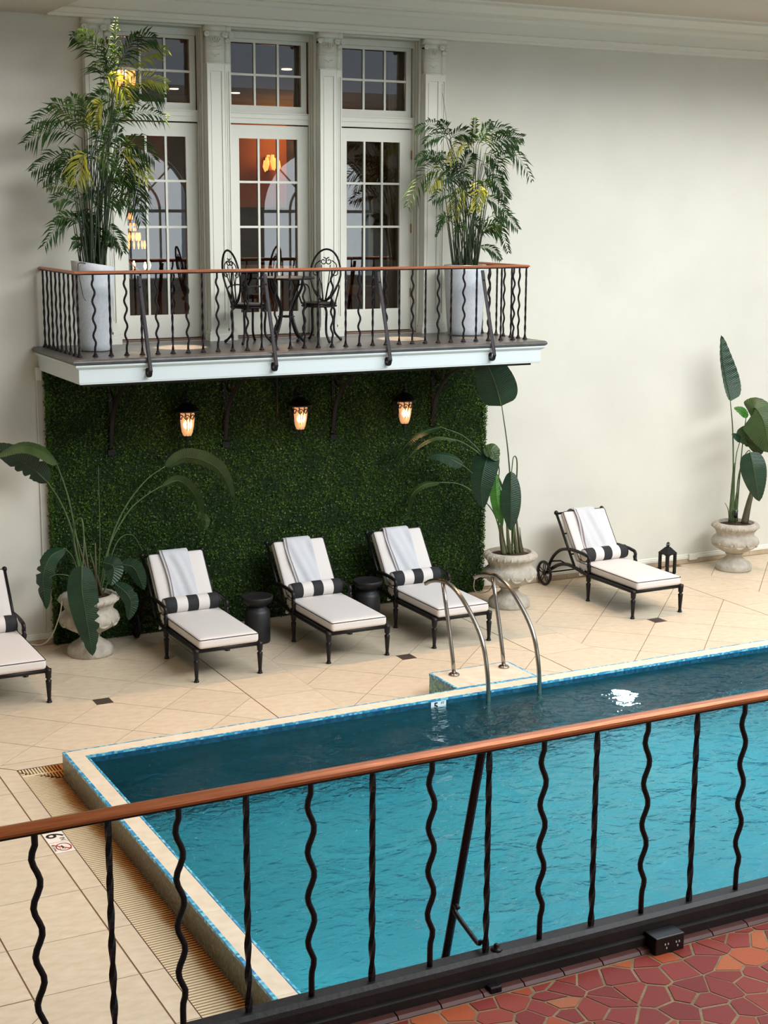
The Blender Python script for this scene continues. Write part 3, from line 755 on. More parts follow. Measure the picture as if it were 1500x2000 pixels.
for k in range(4):
    a = 2.80+3.53*k if k else 2.805
    x0 = 2.825+3.53*k; x1 = 5.655+3.53*k
    diag(x0, x1 if k < 3 else 16.2, YB, 16.81, 4.24+3.53*k)
    if k < 3:
        y = YB
        ys = [YB]+[13.91+.70*j for j in range(0, 5)]
        for j in range(len(ys)-1):
            ftile(rect(x1+.004, x1+.706, ys[j], min(ys[j+1], 16.81)), d=.004)
# strip and fields left of the pool
ys = [12.45+.7+.01]; yj = [13.16, 12.45, 11.73, 11.05, 10.345, 9.64, 8.935, 8.235, 7.53, 6.83, 6.13]
for j in range(len(yj)-1): ftile(rect(2.085, 2.795, yj[j+1], yj[j]), d=.0035)
for j in range(5): ftile(rect(2.11, 2.82, 13.16+.72*j, 13.16+.72*(j+1)), d=.0035)
for j in range(0, 6): ftile(rect(1.375, 2.080, yj[j+1], yj[j]), d=.0035)
diag(.2, 2.08, 6.13, 8.93, 4.24-3.53, 8.93+1.37)
diag(.2, 2.10, 13.2, 16.81, 4.24-3.53)
for j in range(len(yj)-1):
    if j == 0: ftile([(2.80, 12.45), (2.97, 12.45), (2.97, 12.98), (2.80, 13.15)])
    elif j == 2: ftile(rect(2.80, 2.97, 11.48, 11.73)); 
    else: ftile(rect(2.80, 2.97, yj[j+1], yj[j] if j != 3 else 11.05))
ftile([(2.80, 13.16), (2.97, 12.985), (3.55, 12.985), (3.55, 13.16)])
x = 3.55
while x < 15.9: ftile(rect(x, x+.70, 12.985, 13.16)); x += .70
# floor markers
for y0_, y1_, nm in ((11.27, 11.475, 'six'), (11.055, 11.265, 'nodive')):
    s = thing('depth_marker', 'white floor tile marked 6 IN beside the grate' if nm == 'six' else 'white floor tile with a red no diving symbol beside the grate', 'sign', (2.885, (y0_+y1_)/2, 0))
    MB().box(-.081, .081, -(y1_-y0_)/2+.002, (y1_-y0_)/2-.002, -.005, .0015).build('plate', mat('white_ceramic_'+nm, 'efe6da', .3), s)
    if nm == 'six':
        text('6', .20, M['blackplastic'], s, (-.004, .028, .0026), (0, 0, -PI/2), 'lettering', .0005, .002)
        text('IN', .06, M['blackplastic'], s, (.045, -.055, .0026), (0, 0, -PI/2), 'lettering', .0005)
    else:
        red = mat('red_glaze', 'a32a26', .3)
        MB().tube([(.012+.058*math.cos(2*PI*k/28), .07*math.sin(2*PI*k/28), .0022) for k in range(28)], .006, 6, closed=True, flat=.3).build('ring', red, s)
        MB().box(-.007, .007, -.085, .085, .0018, .003).build('slash', red, s).rotation_euler = (0, 0, .8)
        d = MB(); d.tube([(.0, .03, .0022), (.008, 0, .0022), (-.002, -.03, .0022)], .006, 5, flat=.3); d.tube([(.012, -.042, .0022), (.013, -.04, .0022)], .008, 6, flat=.3)
        for k in range(3): d.box(-.024, -.02, -.04+k*.025, -.022+k*.025, .0018, .0026)
        d.build('diver_symbol', M['blackplastic'], s)
        text('NO DIVING', .026, M['blackplastic'], s, (-.066, 0, .0022), (0, 0, -PI/2), 'lettering', .0004)
# drain covers
for x, lb in ((4.24, 'near the leftmost two loungers'), (7.785, 'in front of the third lounger near the pool steps'), (11.31, 'in front of the lounger on its own')):
    t = thing('floor_drain', 'small square bronze floor drain cover '+lb, 'drain', (x, 14.53, .0))
    MB().box(-.088, .088, -.088, .088, -.004, .003).build('frame', M['drainmetal'], t)
    for k in range(5): MB().box(-.06, .06, -.062+k*.028, -.05+k*.028, .003, .005).build('slat', M['drainmetal'], t)

# grate channel round the pool
gr = thing('drain_grate', 'cream slatted overflow grate running along the pool wall', 'grate', (0, 0, 0))
MB().box(2.97, 3.30, 3.9, 12.98, -.08, -.05).box(3.30, 15.2, 12.6, 12.98, -.08, -.05).box(2.966, 2.972, 3.9, 12.98, -.08, -.002).box(2.97, 15.2, 12.978, 12.984, -.08, -.002).build('channel', M['dark'], gr)
sm = MB().box(-.16, .16, -.0100, .0100, -.03, -.002).mesh('slat', M['grate'])
n = 0; y = 12.62
while y > 5.2 and n < 230:
    o = bpy.data.objects.new('slat', sm); link(o, gr); o.location = (3.135, y, 0); y -= .0345; n += 1
y = 12.6545
while y < 12.93:
    xe = 3.30-(y-12.60)/.9
    if xe-2.975 > .02: MB().box(2.975, xe, y-.010, y+.010, -.03, -.002).build('slat', M['grate'], gr)
    y += .0345
for k in range(13):   # coarse mitred end
    x = 2.985+.0275*k; yb = 12.64+max(0, (3.30-x))*.0+max(0, 3.30-x)*.9
    if yb < 12.80: MB().box(x, x+.014, yb, 12.80, -.03, -.002).build('end_slat', M['grate'], gr)
    MB().box(x, x+.014, max(yb, 12.83), 12.975, -.03, -.002).build('end_slat', M['grate'], gr)
MB().box(2.98, 3.34, 12.80, 12.83, -.03, -.0025).build('cross_bar', M['grate'], gr)
fs = MB()
for k in range(200): fs.box(3.345+.058*k, 3.375+.058*k, 12.62, 12.975, -.03, -.002)
fs.build('far_slats', M['grate'], gr, kind='stuff')

# ------------------------------------------------------------------ POOL
pl = thing('pool', 'raised swimming pool with mosaic sides and cream coping', 'pool', (0, 0, 0))
PX0, PX1, PY0, PY1 = 3.30, 15.2, 3.9, 12.60; cw = .170; ZT = .245; ZF = -1.35
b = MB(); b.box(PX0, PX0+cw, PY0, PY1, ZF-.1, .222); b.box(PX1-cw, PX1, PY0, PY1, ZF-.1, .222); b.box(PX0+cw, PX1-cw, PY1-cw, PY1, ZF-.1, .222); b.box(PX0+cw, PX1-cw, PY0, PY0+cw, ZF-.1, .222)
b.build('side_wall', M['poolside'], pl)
MB().box(PX0-.006, PX0-.0005, PY0, PY1+.006, -.05, .228).build('mosaic_cladding', M['mosgreen'], pl)
MB().box(PX0, PX1, PY1+.0005, PY1+.006, -.05, .228).build('mosaic_cladding', M['mosgreen'], pl)
MB().box(PX0+cw, PX1-cw, PY0+cw, PY1-cw, ZF-.1, ZF).build('pool_bottom', M['pool'], pl)
e = MB()
for (a, b_, c, d) in ((PX0-.008, PX0+.018, PY0, PY1+.008), (PX0+cw-.014, PX0+cw+.004, PY0+cw, PY1-cw), (PX0, PX1, PY1-.010, PY1+.008), (PX0+cw, PX1-cw, PY1-cw-.006, PY1-cw+.006)): e.box(a, b_, c, d, .222, ZT+.0005)
e.build('mosaic_edge', M['mosblue'], pl)
MB().box(PX0+cw+.0, PX1-cw, PY1-cw-.005, PY1-cw-.0005, .175, .2215).build('waterline_tiles', M['mosdeep'], pl)
MB().box(PX0+cw+.0005, PX0+cw+.005, PY0+cw, PY1-cw-.006, .175, .2215).build('waterline_tiles', M['mosdeep'], pl)
y = PY1-.010
ftile([(PX0+.018, PY1-.010), (PX0+cw-.018, PY1-cw+.006), (PX0+cw-.018, 11.6), (PX0+.018, 11.6)], 'coping_stone', M['coping'], .222, ZT, .0005, pl)
y = 11.6
while y > 4.5: ftile(rect(PX0+.018, PX0+cw-.018, y-1.25, y), 'coping_stone', M['coping'], .222, ZT, .0008, pl); y -= 1.25
ftile([(PX0+.018, PY1-.010), (PX0+cw-.018, PY1-cw+.006), (4.7, PY1-cw+.006), (4.7, PY1-.010)], 'coping_stone', M['coping'], .222, ZT, .0005, pl)
x = 4.7
while x < 15: ftile(rect(x, min(x+1.25, 15.2), PY1-cw+.006, PY1-.010), 'coping_stone', M['coping'], .222, ZT, .0008, pl); x += 1.25
# depth plate on far inner wall
dp = thing('depth_plate', 'small white plate reading 5 FT on the far inner pool wall', 'sign', (7.02, PY1-cw-.006, .175))
MB().box(-.085, .085, -.004, 0, -.045, .045).build('plate', mat('white_plate', 'e8eef0', .3), dp)
text('5', .10, M['blackplastic'], dp, (-.03, -.0055, -.002), (PI/2, 0, 0), 'lettering', .0008, .002)
text('FT', .035, M['blackplastic'], dp, (.045, -.0055, .022), (PI/2, 0, 0), 'lettering', .0008)
for x in (9.25,):
    t = thing('pool_lamp', 'round white underwater lamp in the far pool wall, right of the ladder', 'lamp', (x, PY1-cw-.0055, -.42))
    MB().tube([(.055*math.cos(2*PI*k/20), 0, .055*math.sin(2*PI*k/20)) for k in range(20)], .010, 6, closed=True).build('rim', M['steel'], t, True)
    g = MB(); g.tube([(0, 0, 0), (0, -.02, 0)], .045, 20); g.build('lens', M['poolamp'] if x == 9.25 else M['plastic'], t)
# water
wm = MB(); b = (PX0+cw+.004, PX1-cw, PY0+cw, PY1-cw-.004)
wm.v = [(b[0], b[2], .17), (b[1], b[2], .17), (b[1], b[3], .17), (b[0], b[3], .17)]; wm.face((0, 1, 2, 3))
tag(wm.build('pool_water', M['water']), 'clear turquoise water filling the raised pool', 'water', None, 'stuff')
# spot at the visible lens, plus unseen spots added to brighten the basin
for x, q in ((9.25, 55), (13.4, 60)): light('underwater_light', 'SPOT', (x, 12.36, -.45), (x-1.5, 7.5, -1.3), q, (.92, .98, 1), spot_size=math.radians(160), spot_blend=.5, shadow_soft_size=.045)
for x in (6.5, 9.5, 12.5): light('underwater_light', 'SPOT', (x, 4.2, -.45), (x+.5, 10, -1.3), 50, (.92, .98, 1), spot_size=math.radians(160), spot_blend=.5, shadow_soft_size=.045)
light('underwater_light', 'SPOT', (3.56, 8.5, -.45), (8, 8.5, -1.3), 22, (.92, .98, 1), spot_size=math.radians(160), spot_blend=.5, shadow_soft_size=.045)

# step block with ladder rails
st = thing('pool_step', 'low mosaic-edged step block behind the pool ladder rails', 'step', (7.345, 12.606, 0))
sw, sd = .955, .592
MB().box(0, sw, 0, sd, 0, .222).build('block', M['mosteal'], st)
MB().box(.02, sw-.02, .035, sd-.014, .222, ZT).build('top_slab', M['coping'], st)
e = MB(); e.box(-.004, .02, -.0, sd+.003, .216, ZT+.0005); e.box(sw-.02, sw+.004, 0, sd+.003, .216, ZT+.0005); e.box(.02, sw-.02, sd-.014, sd+.003, .216, ZT+.0005); e.box(.02, sw-.02, 0, .035, .216, ZT+.0005)
e.build('mosaic_edge', M['mosblue'], st)
for x, lb in ((7.545, 'left'), (8.15, 'right')):
    t = thing('ladder_rail', 'curved steel pool handrail, the %s one of the pair' % lb, 'handrail', (x, 0, 0))
    MB().tube(spline([(0, 13.66, 1.082), (0, 13.55, 1.135), (0, 13.36, 1.182), (0, 13.16, 1.19), (0, 12.91, 1.11), (0, 12.62, .91), (0, 12.46, .72), (0, 12.38, .50), (0, 12.345, .28), (0, 12.335, .0), (0, 12.335, -1.0)], 6), .023, 14).build('arched_rail', M['steel'], t, True)
    MB().tube([(0, 13.03, .25), (0, 13.06, .4), (0, 13.13, .66), (0, 13.22, .95), (0, 13.29, 1.175)], .0215, 14).build('support_post', M['steel'], t, True)
    MB().lathe([(.058, .2465), (.058, .255), (.05, .264), (.025, .268)], (0, 13.03, 0), 20).build('flange', M['steel'], t, True)
for z in (-.25, -.55, -.85): 
    tr = MB().box(7.56, 8.135, 12.335, 12.405, z-.012, z+.012).build('ladder_tread', M['steel']); tag(tr, {-.25: 'topmost', -.55: 'middle', -.85: 'lowest'}[z]+' submerged steel ladder tread between the pool handrails', 'ladder', 'submerged ladder treads')

# ------------------------------------------------------------------ LOUNGERS
LW = .735
def turned_leg():
    return MB().lathe([(.014, 0), (.029, .004), (.029, .014), (.018, .02), (.024, .03), (.018, .04), (.020, .06), (.029, .20), (.032, .235), (.020, .245), (.020, .255), (.032, .27), (.030, .285), (.032, .30), (.035, .33), (.035, .36)], n=10)
LM = {'leg': turned_leg().mesh('leg', M['iron2'], True)}
def place(name, me, parent, loc=(0, 0, 0)):
    o = bpy.data.objects.new(name, me); link(o, parent); o.location = loc; return o
def back_mtx():
    # local: u = x, v = along the back, w = normal to the front
    o_ = Vector((0, 1.26, .45)); v = Vector((0, .425, .585)).normalized(); w_ = Vector((0, -v.z, v.y))
    m_ = Matrix.Identity(4)
    for i in range(3): m_[i][0] = (1, 0, 0)[i]; m_[i][1] = v[i]; m_[i][2] = w_[i]; m_[i][3] = o_[i]
    return m_
BM = back_mtx()
def piping(hx, hy, z, c, mtx=None, r=.022):
    pts = []
    for qx, qy, a0 in ((1, 1, 0), (-1, 1, 90), (-1, -1, 180), (1, -1, 270)):
        for k in range(5):
            a = math.radians(a0+90*k/4); pts.append(Vector((c[0]+qx*(hx-r)+r*math.cos(a), c[1]+qy*(hy-r)+r*math.sin(a), c[2]+z)))
    if mtx: pts = [mtx@p for p in pts]
    return pts
def make_lounger(lab):
    t = thing('sun_lounger', lab, 'sun lounger', (0, 0, 0), 0, 'black framed loungers with white cushions')
    for x in (.0, LW):
        for y in (0., .965): place('leg', LM['leg'], t, (x, y, 0))
    for x in (0., LW):
        MB().tube(spline([(x, -.02, .345), (x, .5, .345), (x, 1.0, .345), (x, 1.25, .375), (x, 1.45, .385), (x, 1.65, .34), (x, 1.84, .24), (x, 1.92, .18)], 5), .024, 8).build('side_rail', M['iron2'], t, True)
        MB().tube(spline([(x, .965, .36), (x, .955, .42), (x, .962, .47), (x, .985, .51), (x, .965, .545), (x, .985, .585), (x, 1.04, .595), (x, 1.15, .605), (x, 1.40, .60), (x, 1.62, .55), (x, 1.78, .44), (x, 1.87, .32), (x, 1.92, .20)], 5), [.019 if i < 16 else .022 for i in range(61)], 8).build('armrest', M['iron2'], t, True)
        MB().lathe([(.017, 0), (.026, .02), (.018, .04), (.024, .07), (.03, .10), (.018, .12), (.022, .15)], (x, .965, .37), 10).build('arm_post', M['iron2'], t, True)
        MB().tube([(x, 1.45, .385), (x, 1.62, .40), (x, 1.86, .345)], .012, 6).build('strut', M['iron2'], t, True)
        # back stile with ball finial
        p0, p1 = BM@Vector((x, -.06, -.062)), BM@Vector((x, .76, -.062))
        MB().tube([p0, p1], .018, 8).build('back_stile', M['iron2'], t, True)
        MB().lathe([(.01, -.03), (.026, -.02), (.03, 0), (.024, .02), (.008, .03)], tuple(p1), 10).build('finial', M['iron2'], t, True)
        wx = -.048 if x == 0 else LW+.048
        wh = MB().tube([(wx, 1.93+.152*math.cos(2*PI*k/28), .172+.152*math.sin(2*PI*k/28)) for k in range(28)], .019, 8, closed=True).build('wheel', M['iron2'], t, True)
        for s in range(5):
            a = 2*PI*s/5+.3; d = Vector((0, math.cos(a), math.sin(a))); e_ = Vector((0, -math.sin(a), math.cos(a))); c_ = Vector((wx, 1.93, .172))
            MB().tube([c_+d*(.085+.055*math.cos(q))+e_*.024*math.sin(q) for q in [2*PI*k/14 for k in range(14)]], .0065, 5, closed=True).build('spoke', M['iron2'], wh, True)
        hb = MB(); hb.tube([(wx-.022, 1.93, .172), (wx+.022, 1.93, .172)], .028, 12); hb.build('hub', M['iron2'], wh, True)
    MB().tube([(-.03, 1.93, .172), (LW+.03, 1.93, .172)], .011, 8).build('axle', M['iron2'], t, True)
    MB().tube([(0, -.0, .345), (LW, 0, .345)], .025, 8).build('front_rail', M['iron2'], t, True)
    MB().box(.0, LW, .95, .98, .325, .355).box(.01, LW-.01, .02, 1.3, .352, .364).build('seat_deck', M['iron2'], t)
    MB().tube([BM@Vector((0, .745, -.062)), BM@Vector((LW*.35, .75, -.062)), BM@Vector((LW*.5, .775, -.062)), BM@Vector((LW*.65, .75, -.062)), BM@Vector((LW, .745, -.062))], [.016, .012, .022, .012, .016], 8).build('top_rail', M['iron2'], t, True)
    for v in (.15, .45): MB().tube([BM@Vector((0, v, -.062)), BM@Vector((LW, v, -.062))], .011, 6).build('crossbar', M['iron2'], t, True)
    # seat cushion
    cx, hx = LW/2, LW/2-.022
    c = MB().rbox(hx, .64, .056, .035, (cx, .60, .422), crown=.012).build('seat_cushion', M['cushion'], t, True)
    MB().tube(piping(hx-.004, .636, .040, (cx, .60, .426)), .0042, 5, closed=True).build('piping', M['piping'], c, True)
    c = MB().rbox(hx-.01, .355, .052, .034, (cx, .370, 0), crown=.014, mtx=BM).build('back_cushion', M['cushion'], t, True)
    MB().tube(piping(hx-.014, .351, .042, (cx, .370, 0), BM), .0042, 5, closed=True).build('piping', M['piping'], c, True)
    for x in (0., LW):
        MB().tube([(x+.03*math.cos(2*PI*k/12)*.8, 1.12+.032*math.sin(2*PI*k/12), .352+.04*math.cos(2*PI*k/12)) for k in range(12)], .009, 5, closed=True).build('tie', M['cushion'], t, True)
    return t
def bolster_mesh():
    r, h = .093, .325; mb = MB(); n = 26; N = 5
    xs_ = [-h]+[-h+2*h*i/30 for i in range(1, 30)]+[h]
    b0 = 0
    for i, x in enumerate(xs_):
        rr = r*(1-.16*(abs(x)/h)**14)
        for k in range(n):
            a = 2*PI*k/n; mb.v.append((x, rr*math.cos(a), rr*math.sin(a)))
    for i in range(len(xs_)-1):
        xc = (xs_[i]+xs_[i+1])/2; s_ = int((xc+h)/(2*h)*5); mb.cur = 0 if s_ % 2 == 0 else 1
        for k in range(n):
            l = (k+1) % n; mb.face([i*n+k, i*n+l, (i+1)*n+l, (i+1)*n+k])
    mb.cur = 1
    for sgn, base in ((-1, 0), (1, (len(xs_)-1)*n)):
        ring = base
        for q, (fr, dx) in enumerate(((.7, .014), (.35, .02))):
            nb = len(mb.v)
            for k in range(n):
                a = 2*PI*k/n; mb.v.append((sgn*(h+dx), r*.84*fr*math.cos(a), r*.84*fr*math.sin(a)))
            for k in range(n):
                l = (k+1) % n; f = [ring+k, ring+l, nb+l, nb+k]; mb.face(f if sgn > 0 else f[::-1])
            ring = nb
        mb.face([ring+k for k in range(n)] if sgn > 0 else [ring+k for k in reversed(range(n))])
    return mb.mesh('cover', [M['blackcloth'], M['cushion']], True)
BOL = bolster_mesh()
BPI = [MB().tube([(s*.323, .082*math.cos(2*PI*k/24), .082*math.sin(2*PI*k/24)) for k in range(24)], .004, 5, closed=True).mesh('piping', M['piping'], True) for s in (-1, 1)]
def towel_mesh(seed):
    rg = random.Random(seed); nu, nv = 18, 40; tw = .335; L_ = []
    top = .735
    def pos(u, s, off):
        # s: distance along the towel, from the back hem over the top to the front hem
        ph = rg_ph[0]; a = u*tw
        if s < .22: p = Vector((a, top-.0-(.22-s)+.0, -.10-off))
        elif s < .38:
            q = (s-.22)/.16*PI; p = Vector((a, top+(.052+off)*math.sin(q)*.6, -.02-(.078+off)*math.cos(q)))
        else:
            v_ = top-(s-.38); edge = 1
            fold = .010*math.sin(u*9+ph+v_*5)+.008*math.sin(u*17+v_*11+ph*2)
            fold *= min(1, (s-.38)/.12)
            p = Vector((a+.018*math.sin(v_*6+ph)*(1-u), v_, .062+off+.012+fold*.9+.012*math.sin(min(1, (s-.38)/.5)*PI)))
        return p
    rg_ph = [rg.uniform(0, 6)]
    S = [1.0*i/nv for i in range(nv+1)]; S = [s*.99 for s in S]
    mb = MB()
    for off in (0, .011):
        for s in S:
            for i in range(nu+1): mb.v.append(tuple(BM@(pos(i/nu, s, off)+Vector((.17, 0, 0)))))
    n1 = (nu+1)*(nv+1)
    for j in range(nv):
        for i in range(nu):
            mb.cur = 1 if i in (1,) else 0
            a = j*(nu+1)+i; mb.face([n1+a, n1+a+nu+1, n1+a+nu+2, n1+a+1]); mb.cur = 0; mb.face([a, a+1, a+nu+2, a+nu+1])
    for j in range(nv):
        a = j*(nu+1); mb.face([a, a+nu+1, n1+a+nu+1, n1+a]); a += nu; mb.face([a+nu+1, a, n1+a, n1+a+nu+1])
    for i in range(nu):
        a = i; mb.face([a+1, a, n1+a, n1+a+1]); a = nv*(nu+1)+i; mb.face([a, a+1, n1+a+1, n1+a])
    return mb.mesh('terry_towel', [M['towel'], M['towelline']], True)
proto = None
spots = [(3.003, 14.74, 0, 'cut off by the left edge of the picture', 1), (5.325, 14.70, 0, 'beside the left urn, first of three before the hedge', 2), (6.885, 14.69, 0, 'between the two round side tables before the hedge', 3), (8.235, 14.69, 0, 'behind the pool ladder, last of three before the hedge', 4), (11.075, 14.72, 0, 'standing alone against the bare wall', 5)]
for i, (x, y, a, lb, sd_) in enumerate(spots):
    lab = 'black framed white lounger '+lb
    if i == 0: proto = o = make_lounger(lab)
    else: o = copy_tree(proto); o['label'] = lab
    o.location = (x, y, 0); o.rotation_euler = (0, 0, a)
    bo = thing('bolster_cushion', 'striped bolster on lounger '+lb, 'cushion', (x+LW/2, y+1.145, .478+.088), 0, 'striped bolsters on the loungers')
    c = place('cover', BOL, bo)
    for q in BPI: place('piping', q, c)
    tw = bpy.data.objects.new('towel', towel_mesh(sd_)); link(tw); tw.location = (x, y, 0)
    tag(tw, 'white towel over lounger '+lb, 'towel', 'white towels on the loungers')

# round side tables
for (x, y, lb) in ((6.512, 15.86, 'black round drum side table between the first and middle loungers by the hedge'), (8.02, 15.98, 'black round drum side table between the middle and last loungers by the hedge')):
    t = thing('side_table', lb, 'side table', (x, y, 0), 0, 'black drum side tables')
    MB().lathe([(.145, 0), (.15, .01), (.152, .20), (.148, .36), (.13, .395), (.105, .41), (.10, .43)], n=28).build('base', M['drumt'], t, True)
    MB().lathe([(.10, .43), (.11, .445), (.15, .475), (.18, .51), (.187, .55), (.18, .555), (.165, .545), (.02, .54)], n=28).build('top', M['drumt'], t, True)

# small floor lantern
t = thing('floor_lantern', 'small black house shaped candle lantern standing by the wall', 'lantern', (12.94, 16.45, 0), .15)
MB().box(-.085, .085, -.085, .085, 0, .012).build('base', M['iron2'], t)
for x in (-.072, .072):
    for y in (-.072, .072): MB().box(x-.017, x+.017, y-.017, y+.017, .012, .30).build('post', M['iron2'], t)
for s in range(4):
    mb = MB(); N = 8
    for k in range(N):   # arched head between posts
        a0, a1 = PI*k/N, PI*(k+1)/N; xa, xb = .06*math.cos(a0), .06*math.cos(a1); za, zb_ = .235+.05*math.sin(a0), .235+.05*math.sin(a1)
        b = len(mb.v)
        for y in (-.085, -.077):
            for q in ((xa, za), (xb, zb_), (xb, .30), (xa, .30)): mb.v.append((q[0], y, q[1]))
        for f in ((3, 2, 1, 0), (4, 5, 6, 7), (1, 0, 4, 5)): mb.face([b+k_ for k_ in f])
    mb.build('arch_plate', M['iron2'], t).rotation_euler = (0, 0, s*PI/2)
rf = MB(); rf.v = [(-.095, -.095, .30), (.095, -.095, .30), (.095, .095, .30), (-.095, .095, .30), (-.025, -.025, .385), (.025, -.025, .385), (.025, .025, .385), (-.025, .025, .385)]
for f in ((3, 2, 1, 0), (4, 5, 6, 7), (0, 1, 5, 4), (1, 2, 6, 5), (2, 3, 7, 6), (3, 0, 4, 7)): rf.face(f)
rf.build('roof', M['iron2'], t)
MB().lathe([(.012, .385), (.016, .41), (.006, .42), (.014, .435), (.004, .455)], n=10).build('finial', M['iron2'], t, True)
MB().tube([(.034*math.cos(2*PI*k/16), 0, .415+.034*math.sin(2*PI*k/16)) for k in range(16)], .005, 5, closed=True).build('ring_handle', M['iron2'], t, True)
MB().lathe([(.03, .012), (.03, .09), (.005, .095)], n=14).build('candle', M['plastic'], t, True)

# ------------------------------------------------------------------ URNS
def urn(x, y, s, lab):
    t = thing('stone_urn', lab, 'urn', (x, y, 0), random.random()*3, 'carved cast stone urns')
    def md(a, z, r):
        if .50 < z < .58: return .016*abs(math.sin(a*9))
        if .28 < z < .44: return .022*math.sin(a*11)**2*math.sin((z-.28)/.16*PI)
        return 0
    pf = [(.11, .235), (.15, .25), (.20, .275), (.255, .315), (.29, .36), (.305, .40), (.30, .44), (.27, .465), (.245, .48), (.24, .51), (.25, .54), (.275, .565), (.30, .58), (.312, .60), (.305, .625), (.28, .645), (.25, .655), (.235, .65), (.23, .60)]
    pf = [(r*s, z*s) for r, z in pf]
    mb = MB().lathe(pf, n=56, mod=lambda a, z, r: md(a, z/s, r)*s)
    bw = mb.build('bowl', M['urn'], t, True)
    pd = [(.235, 0), (.24, .02), (.238, .05), (.225, .065), (.22, .08), (.19, .11), (.14, .15), (.105, .18), (.10, .205), (.12, .22), (.12, .236)]
    MB().lathe([(r*s, z*s) for r, z in pd], n=56, mod=lambda a, z, r: (.018*abs(math.sin(a*12)) if .06 < z/s < .14 else 0)*s).build('pedestal', M['urn'], t, True)
    for k in range(11):   # raised swags on the belly
        a = 2*PI*k/11; pts = []
        for j in range(9):
            q = PI*j/8; aa = a+.22*math.cos(q); zz = .395-.055*math.sin(q); rr = .308 - (.40-zz)*.35
            pts.append((rr*s*math.cos(aa), rr*s*math.sin(aa), zz*s))
        MB().tube(pts, .017*s, 6).build('swag', M['urn'], t, True)
    for k in range(24):
        a = 2*PI*k/24; aa = a+.10
        MB().tube([(.27*s*math.cos(a), .27*s*math.sin(a), .562*s), (.308*s*math.cos(aa), .308*s*math.sin(aa), .60*s), (.285*s*math.cos(aa+.03), .285*s*math.sin(aa+.03), .636*s)], [.011*s, .020*s, .011*s], 5).build('rim_lobe', M['urn'], t, True)
    MB().lathe([(.01, .615*s), (.15*s, .622*s), (.232*s, .612*s), (.233*s, .60*s)], n=20).build('soil', M['soil'], t, True)
    return t
U = [(4.615, 16.25, 1.08), (10.035, 15.95, 1.10), (13.96, 16.25, 1.05)]
urn(*U[0], 'carved stone urn left of the hedge loungers, half covered by a hanging leaf')
urn(*U[1], 'carved stone urn at the right end of the hedge, behind the pool ladder')
urn(*U[2], 'carved stone urn against the bare wall beyond the small floor lantern')

# ------------------------------------------------------------------ LARGE-LEAVED PLANTS
def view(p): return (Vector(CAM)-Vector(p)).normalized()
def blade(root, mid, wid, roll=0., fold=.15, mt=None, wl=1., wr=1., tears=(), droop=0., pw=.75, rip=.007, label=None):
    mid = spline(mid, 10); n = len(mid)-1; mb = MB()
    ss = (-1, -.66, -.33, -.05, 0, .05, .33, .66, 1)
    acc = 0; L_ = sum((mid[i+1]-mid[i]).length for i in range(n)); rows = []
    for i, p in enumerate(mid):
        if i: acc += (mid[i]-mid[i-1]).length
        t = acc/L_
        T_ = (mid[min(i+1, n)]-mid[max(i-1, 0)]).normalized(); v = view(p)
        sd = T_.cross(v); sd = sd.normalized() if sd.length > 1e-4 else T_.orthogonal().normalized()
        sd = Matrix.Rotation(roll, 3, T_)@sd; nm = sd.cross(T_).normalized()
        w_ = wid*(math.sin(PI*min(1, max(0.0, t))**pw)**.62 if 0 < t < 1 else 0)+.002
        for k, s in enumerate(ss):
            ww = w_*(wl if s < 0 else wr); cut = 1.
            for (tt, side, dep) in tears:
                if abs(t-tt) < .022 and (s*side > .3): cut = 1-dep*(1-abs(t-tt)/.022)
            q = p+sd*s*ww*cut - nm*(fold*abs(s)*ww) + nm*rip*math.sin(t*L_*130)*abs(s) - Vector((0, 0, droop*abs(s)**1.5*ww))
            mb.v.append(tuple(q))
    m_ = len(ss)
    for i in range(n):
        for k in range(m_-1): mb.face([i*m_+k, i*m_+k+1, (i+1)*m_+k+1, (i+1)*m_+k])
    o = mb.build('leaf', mt or M['leaf'], root, True, label=label)
    uvl = o.data.uv_layers.new(name='UVMap'); vi = np.zeros(len(o.data.loops), 'i'); o.data.loops.foreach_get('vertex_index', vi)
    uvl.data.foreach_set('uv', np.stack([(vi//m_)/n*L_-.35*np.abs((vi % m_)/(m_-1)-.5)*wid*2, (vi % m_)/(m_-1)], 1).ravel().astype('f'))
    r0 = max(.004, wid*.035)
    MB().tube([p+view(p)*.003 for p in mid], [r0*(1-.75*i/n) for i in range(n+1)], 5).build('midrib', M['stalk'], o, True)
    return o
def stalk(root, pts, r0, r1, mt=None, name='stalk'):
    q = spline(pts, 7); n = len(q)-1
    return MB().tube(q, [r0+(r1-r0)*i/n for i in range(n+1)], 7).build(name, mt or M['stalk'], root, True)
def Q(l, Y): return [P(a[0], a[1], a[2] if len(a) > 2 else Y) for a in l]
# plant in the left urn
pt = thing('bird_of_paradise', 'large arching leafy plant growing from the left urn before the hedge', 'plant', (0, 0, 0))
Y = 16.25
stalk(pt, Q([(172, 1163), (150, 1085), (144, 1050), (148, 1020, 16.1), (160, 1015, 16.0), (164, 1060, 15.95), (161, 1112, 15.93)], Y), .014, .007)
blade(pt, Q([(160, 1105, 15.93), (160, 1150, 15.9), (170, 1215, 15.9), (181, 1281, 15.93)], Y), .165, .1, .12, tears=((.45, -1, .5), (.55, -1, .9), (.62, -1, .75), (.74, -1, .8), (.86, 1, .6), (.9, -1, .6)), pw=.62)
stalk(pt, Q([(168, 1165), (150, 1110), (140, 1085, 16.15), (125, 1070, 16.1)], Y), .010, .006)
blade(pt, Q([(126, 1071, 16.1), (98, 1088, 16.0), (84, 1130, 15.95), (91, 1190, 15.95)], Y), .105, .5, .25, tears=((.4, 1, .7), (.5, 1, .8), (.55, -1, .6), (.68, 1, .6)))
